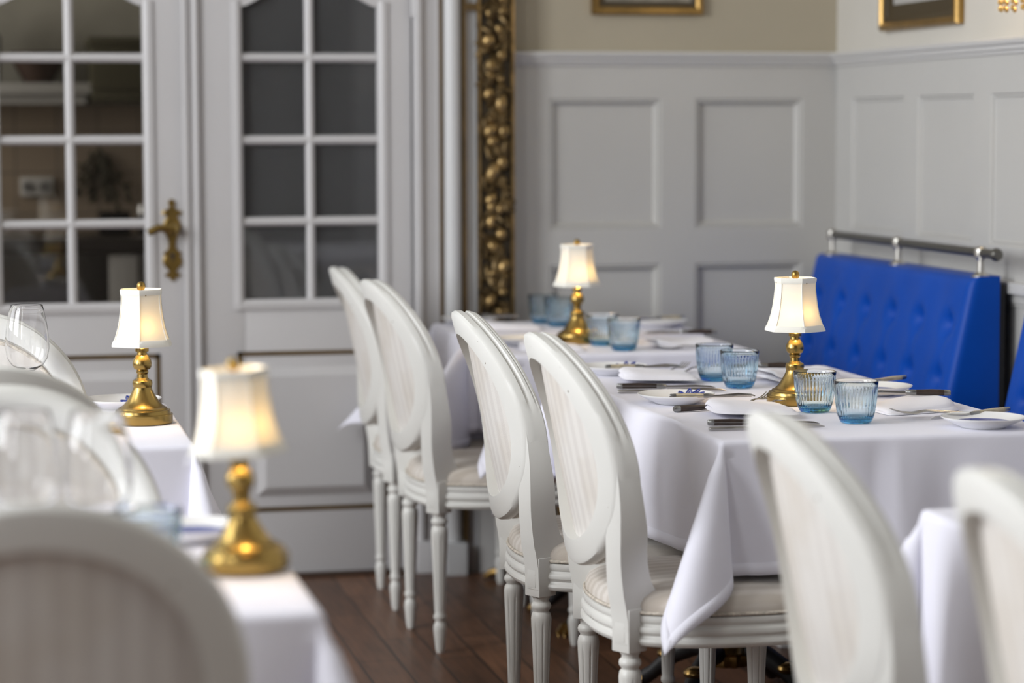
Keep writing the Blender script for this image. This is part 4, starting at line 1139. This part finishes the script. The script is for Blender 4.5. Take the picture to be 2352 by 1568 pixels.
# ------------------------------------------------------------------ buttoned benches with a rail
def bench(yn, yf, label, cols, rail=True):
    Wd = yf - yn; cy_ = (yn + yf) / 2
    r = empty('buttoned_bench', (2.35, cy_, 0), 0, label, 'bench', 'blue buttoned benches')
    def xf(z): return 2.425 + (z - .47) / .50 * .108          # front face of the backrest
    z0, z1 = .44, .972
    us = [0, .003, .008, .014, .022, .03] + [.03 + (Wd - .06) * k / 90 for k in range(1, 90)] + [Wd - q for q in (.03, .022, .014, .008, .003, 0)]
    vs = [z0 + (z1 - .03 - z0) * k / 46 for k in range(47)] + [z1 - q for q in (.022, .014, .008, .003, 0)]
    bt = []
    for i, zz in enumerate((.838, .694, .55)):
        for k in range(cols):
            bt.append((Wd * (k + .5 + (0 if i % 2 == 0 else 0.0)) / cols, zz))
    def dep(u, z):
        d = 0
        for (bu, bz) in bt:
            du, dz = u - bu, z - bz
            if abs(du) < .12:
                d += .030 * math.exp(-((du / .028) ** 2 + (dz / .030) ** 2))
                d += .006 * math.exp(-(du / .012) ** 2) * math.exp(-((dz + .05) / .06) ** 2)
        pil = .005 * math.cos(2 * PI * cols * u / Wd)           # soft vertical pleats
        e_ = min(1, min(u, Wd - u) / .08, (z1 - z) / .06)
        rr = .026; q = max(0, rr - min(u, Wd - u, z1 - z)); rd = rr - math.sqrt(max(0, rr * rr - q * q))
        return d + pil * .5 * max(e_, 0) + rd
    bm = NB()
    G = [[bm.verts.new((xf(z) + dep(u, z) - 2.35, yn + u - cy_, z)) for z in vs] for u in us]
    for i in range(len(us) - 1):
        for j in range(len(vs) - 1):
            bm.faces.new((G[i][j], G[i + 1][j], G[i + 1][j + 1], G[i][j + 1]))
    XB = 2.612 - 2.35
    ring = [G[i][0] for i in range(len(us))] + [G[-1][j] for j in range(1, len(vs))] + [G[i][-1] for i in range(len(us) - 2, -1, -1)] + [G[0][j] for j in range(len(vs) - 2, 0, -1)]
    back = [bm.verts.new((XB, v.co.y, v.co.z)) for v in ring]
    for i in range(len(ring)):
        j = (i + 1) % len(ring)
        bm.faces.new((ring[i], back[i], back[j], ring[j]))
    bm.faces.new(back)
    obj('backrest', bm, M['leather'], r, 50)
    for (bu, bz) in bt:
        bm = NB(); ellipsoid(bm, (xf(bz) + dep(bu, bz) - 2.35 - .001, yn + bu - cy_, bz), .005, .010, .010, None, 12, 8)
        obj('button', bm, M['leather'], r)
    bm = NB(); box(bm, 2.612 - 2.35, 2.632 - 2.35, -Wd / 2 + .012, Wd / 2 - .012, .05, .95); obj('gap_shade_strip', bm, M['black'], r)  # black strip put in for the dark gap between backrest and wall
    bm = NB(); box(bm, 2.085 - 2.35, 2.43 - 2.35, -Wd / 2, Wd / 2, .40, .475, .02); obj('seat', bm, M['leather'], r)
    bm = NB(); box(bm, 2.17 - 2.35, 2.60 - 2.35, -Wd / 2 + .01, Wd / 2 - .01, 0, .40, .004); obj('plinth', bm, M['black'], r)
    if rail:
        rl = empty('rail'); rl.parent = r
        rx = 2.568 - 2.35
        zb = 1.032
        bm = NB()
        tube(bm, [(rx, -Wd / 2 - .075, zb), (rx, Wd / 2 - .07, zb)], .0125, 16)
        for y in (-Wd / 2 - .075, Wd / 2 - .065):
            lathe(bm, [(0, -.013), (.012, -.012), (.0165, -.006), (.0175, 0), (.0165, .006), (.012, .012), (0, .013)], 18, M=Matrix.Translation((rx, y, zb)) @ Matrix.Rotation(PI / 2, 4, 'X'))
        obj('bar', bm, M['pewter'], r).parent = rl
        for y in (-Wd / 2 + .025, .0, Wd / 2 - .065):
            bm = NB()
            lathe(bm, [(.024, .968), (.024, .973), (.014, .978), (.009, .984), (.0085, 1.012), (.012, 1.016), (.0175, 1.022), (.0185, 1.032), (.0175, 1.042), (.012, 1.048), (0, 1.050)], 20, rx, y)
            obj('post', bm, M['nickel'], rl)
    return r
bench(6.05, 7.29, 'royal blue buttoned leather bench back with a metal rail, against the right wall', 6)
bench(4.40, 5.70, 'second royal blue buttoned bench, only a sliver at the right edge of the photo', 6, rail=False)

# ------------------------------------------------------------------ pictures and wall light
def picture(name, f, w, hgt, label, inner, m_in, m_frame, t=.05):
    """f(u, z, d): wall coordinates, u along, z from the bottom edge, d out of the wall"""
    r = empty(name, f(w / 2, 0, 0), 0, label, 'picture')
    o0 = Vector(r.location)
    def add(nm, bm_, m):
        bmesh.ops.translate(bm_, verts=bm_.verts[:], vec=-o0); return obj(nm, bm_, m, r, 30)
    P = [(0, .0), (0, .016), (.006, .024), (.018, .026), (.026, .018), (.034, .016), (.040, .010), (t, .008), (t, 0)]
    def frame_side(pa):
        bm = NB(); rings = []
        for (ins, d) in pa:
            rings.append([f(ins, ins, d), f(w - ins, ins, d), f(w - ins, hgt - ins, d), f(ins, hgt - ins, d)])
        loft(bm, rings, caps=False, loop=True)
        return bm
    add('frame_outer', frame_side([(0, 0), (0, .016), (.006, .024), (.018, .026), (.024, .02), (.024, 0)]), M['gold_leaf'])
    add('frame_inner', frame_side([(.024, 0), (.024, .018), (.034, .015), (.040, .010), (t, .008), (t, 0)]), m_frame)
    bm = NB(); bm.faces.new([bm.verts.new(f(*p)) for p in ((t, t, .004), (w - t, t, .004), (w - t, hgt - t, .004), (t, hgt - t, .004))]); add('mount', bm, M['mount'])
    q = t + inner
    bm = NB(); bm.faces.new([bm.verts.new(f(*p)) for p in ((q, q, .006), (w - q, q, .006), (w - q, hgt - q, .006), (q, hgt - q, .006))]); add('image', bm, m_in)
    return r
picture('framed_picture', lambda u, z, d: (1.861 + u, YW - .002 - d, 1.706 + z), .355, .45, 'small gilt-framed picture high on the end wall', .0, M['picture_grey'], M['frame_dark'], .034)
picture('framed_picture', lambda u, z, d: (XR - .002 - d, 7.018 - u, 1.641 + z), .598, .5, 'gilt-framed green picture high on the right wall', .03, M['picture_green'], M['frame_dark'], .075)
sc_ = empty('wall_sconce', (XR, 5.82, 1.648), 0, 'crystal wall light glowing at the upper right corner', 'sconce')
bm = NB(); lathe(bm, [(0, 0), (.05, 0), (.045, .012), (.02, .02), (0, .02)], 24, M=Matrix.Translation((0, 0, .13)) @ Matrix.Rotation(-PI / 2, 4, 'Y')); tube(bm, [(-.01, 0, .13), (-.06, 0, .12), (-.09, 0, .14)], .006, 8)
obj('bracket', bm, M['gold_leaf'], sc_)
rnd = random.Random(3)
bm = NB()
for k in range(14):
    a = 2 * PI * k / 14
    cx_, cy2 = -.09 + .055 * math.cos(a), .085 * math.sin(a)
    for j in range(7):
        ellipsoid(bm, (cx_ + rnd.uniform(-.002, .002), cy2, .006 + j * .017), .006, .006, .0075, None, 8, 6)
o = obj('crystal_beads', bm, M['crystal'], sc_); o['kind'] = 'stuff'
bm = NB(); tube(bm, [(-.09 + .055 * math.cos(2 * PI * k / 24), .085 * math.sin(2 * PI * k / 24), .125) for k in range(24)], .004, 6, loop=True); obj('bead_ring', bm, M['gold_leaf'], sc_)
bm = NB(); ellipsoid(bm, (-.09, 0, .16), .014, .014, .022, None, 14, 10); obj('bulb', bm, M['bulb'], sc_)
ld = bpy.data.lights.new('sconce_glow', 'POINT'); ld.energy = 6.0; ld.color = (1, .74, .42); ld.shadow_soft_size = .03
lo = bpy.data.objects.new('sconce_glow', ld); COL.objects.link(lo); lo.location = (XR - .09, 5.82, 1.88)

# ------------------------------------------------------------------ daylight and kitchen fill
def area(name, loc, rot, sx, sy, e, col):
    l = bpy.data.lights.new(name, 'AREA'); l.shape = 'RECTANGLE'; l.size = sx; l.size_y = sy; l.energy = e; l.color = col
    o = bpy.data.objects.new(name, l); COL.objects.link(o); o.location = loc; o.rotation_euler = rot
    return o
for (a, b), e in zip(wins, (195, 485, 105)):
    area('window_daylight', (XL - .21, (a + b) / 2, (WZ0 + WZ1) / 2), (0, -PI / 2, 0), WZ1 - WZ0, b - a, e, (.955, .975, 1.0))
area('kitchen_fill', (-2.4, 8.4, 2.0), (0, -PI / 2 - .2, 0), 1.2, 1.0, 52, (1, .94, .85))  # added light to brighten the kitchen

w = bpy.data.worlds.new('daylight_world'); w.use_nodes = True; SC.world = w
w.node_tree.nodes['Background'].inputs['Color'].default_value = (.86, .93, 1, 1)
w.node_tree.nodes['Background'].inputs['Strength'].default_value = .6

# ------------------------------------------------------------------ camera
fpx, yaw, pitch, roll, ch = 5700.0, math.radians(12.2), math.atan(494 / 5700), .003, 1.365
F = Vector((math.sin(yaw) * math.cos(pitch), math.cos(yaw) * math.cos(pitch), -math.sin(pitch)))
R0 = Vector((math.cos(yaw), -math.sin(yaw), 0)); U0 = R0.cross(F)
Rv = math.cos(roll) * R0 - math.sin(roll) * U0; Uv = math.sin(roll) * R0 + math.cos(roll) * U0
cam = bpy.data.cameras.new('camera'); co = bpy.data.objects.new('camera', cam); COL.objects.link(co)
mw = Matrix((Rv, Uv, -F)).transposed().to_4x4(); mw.translation = (0, 0, ch); co.matrix_world = mw
cam.sensor_width = 36; cam.lens = fpx * 36 / 2352; cam.clip_start = .05
cam.dof.use_dof = True; cam.dof.focus_distance = 5.22; cam.dof.aperture_fstop = cam.lens / 1000 / .041
SC.camera = co
SC.view_settings.view_transform = 'Standard'; SC.view_settings.look = 'None'; SC.view_settings.gamma = 1; SC.view_settings.use_curve_mapping = False
SC.view_settings.exposure = -0.58
try:
    SC.cycles.use_denoising = True
    SC.cycles.max_bounces = 12; SC.cycles.transmission_bounces = 10; SC.cycles.diffuse_bounces = 5; SC.cycles.glossy_bounces = 4
    SC.cycles.sample_clamp_indirect = 6; SC.cycles.blur_glossy = .6
except Exception: pass
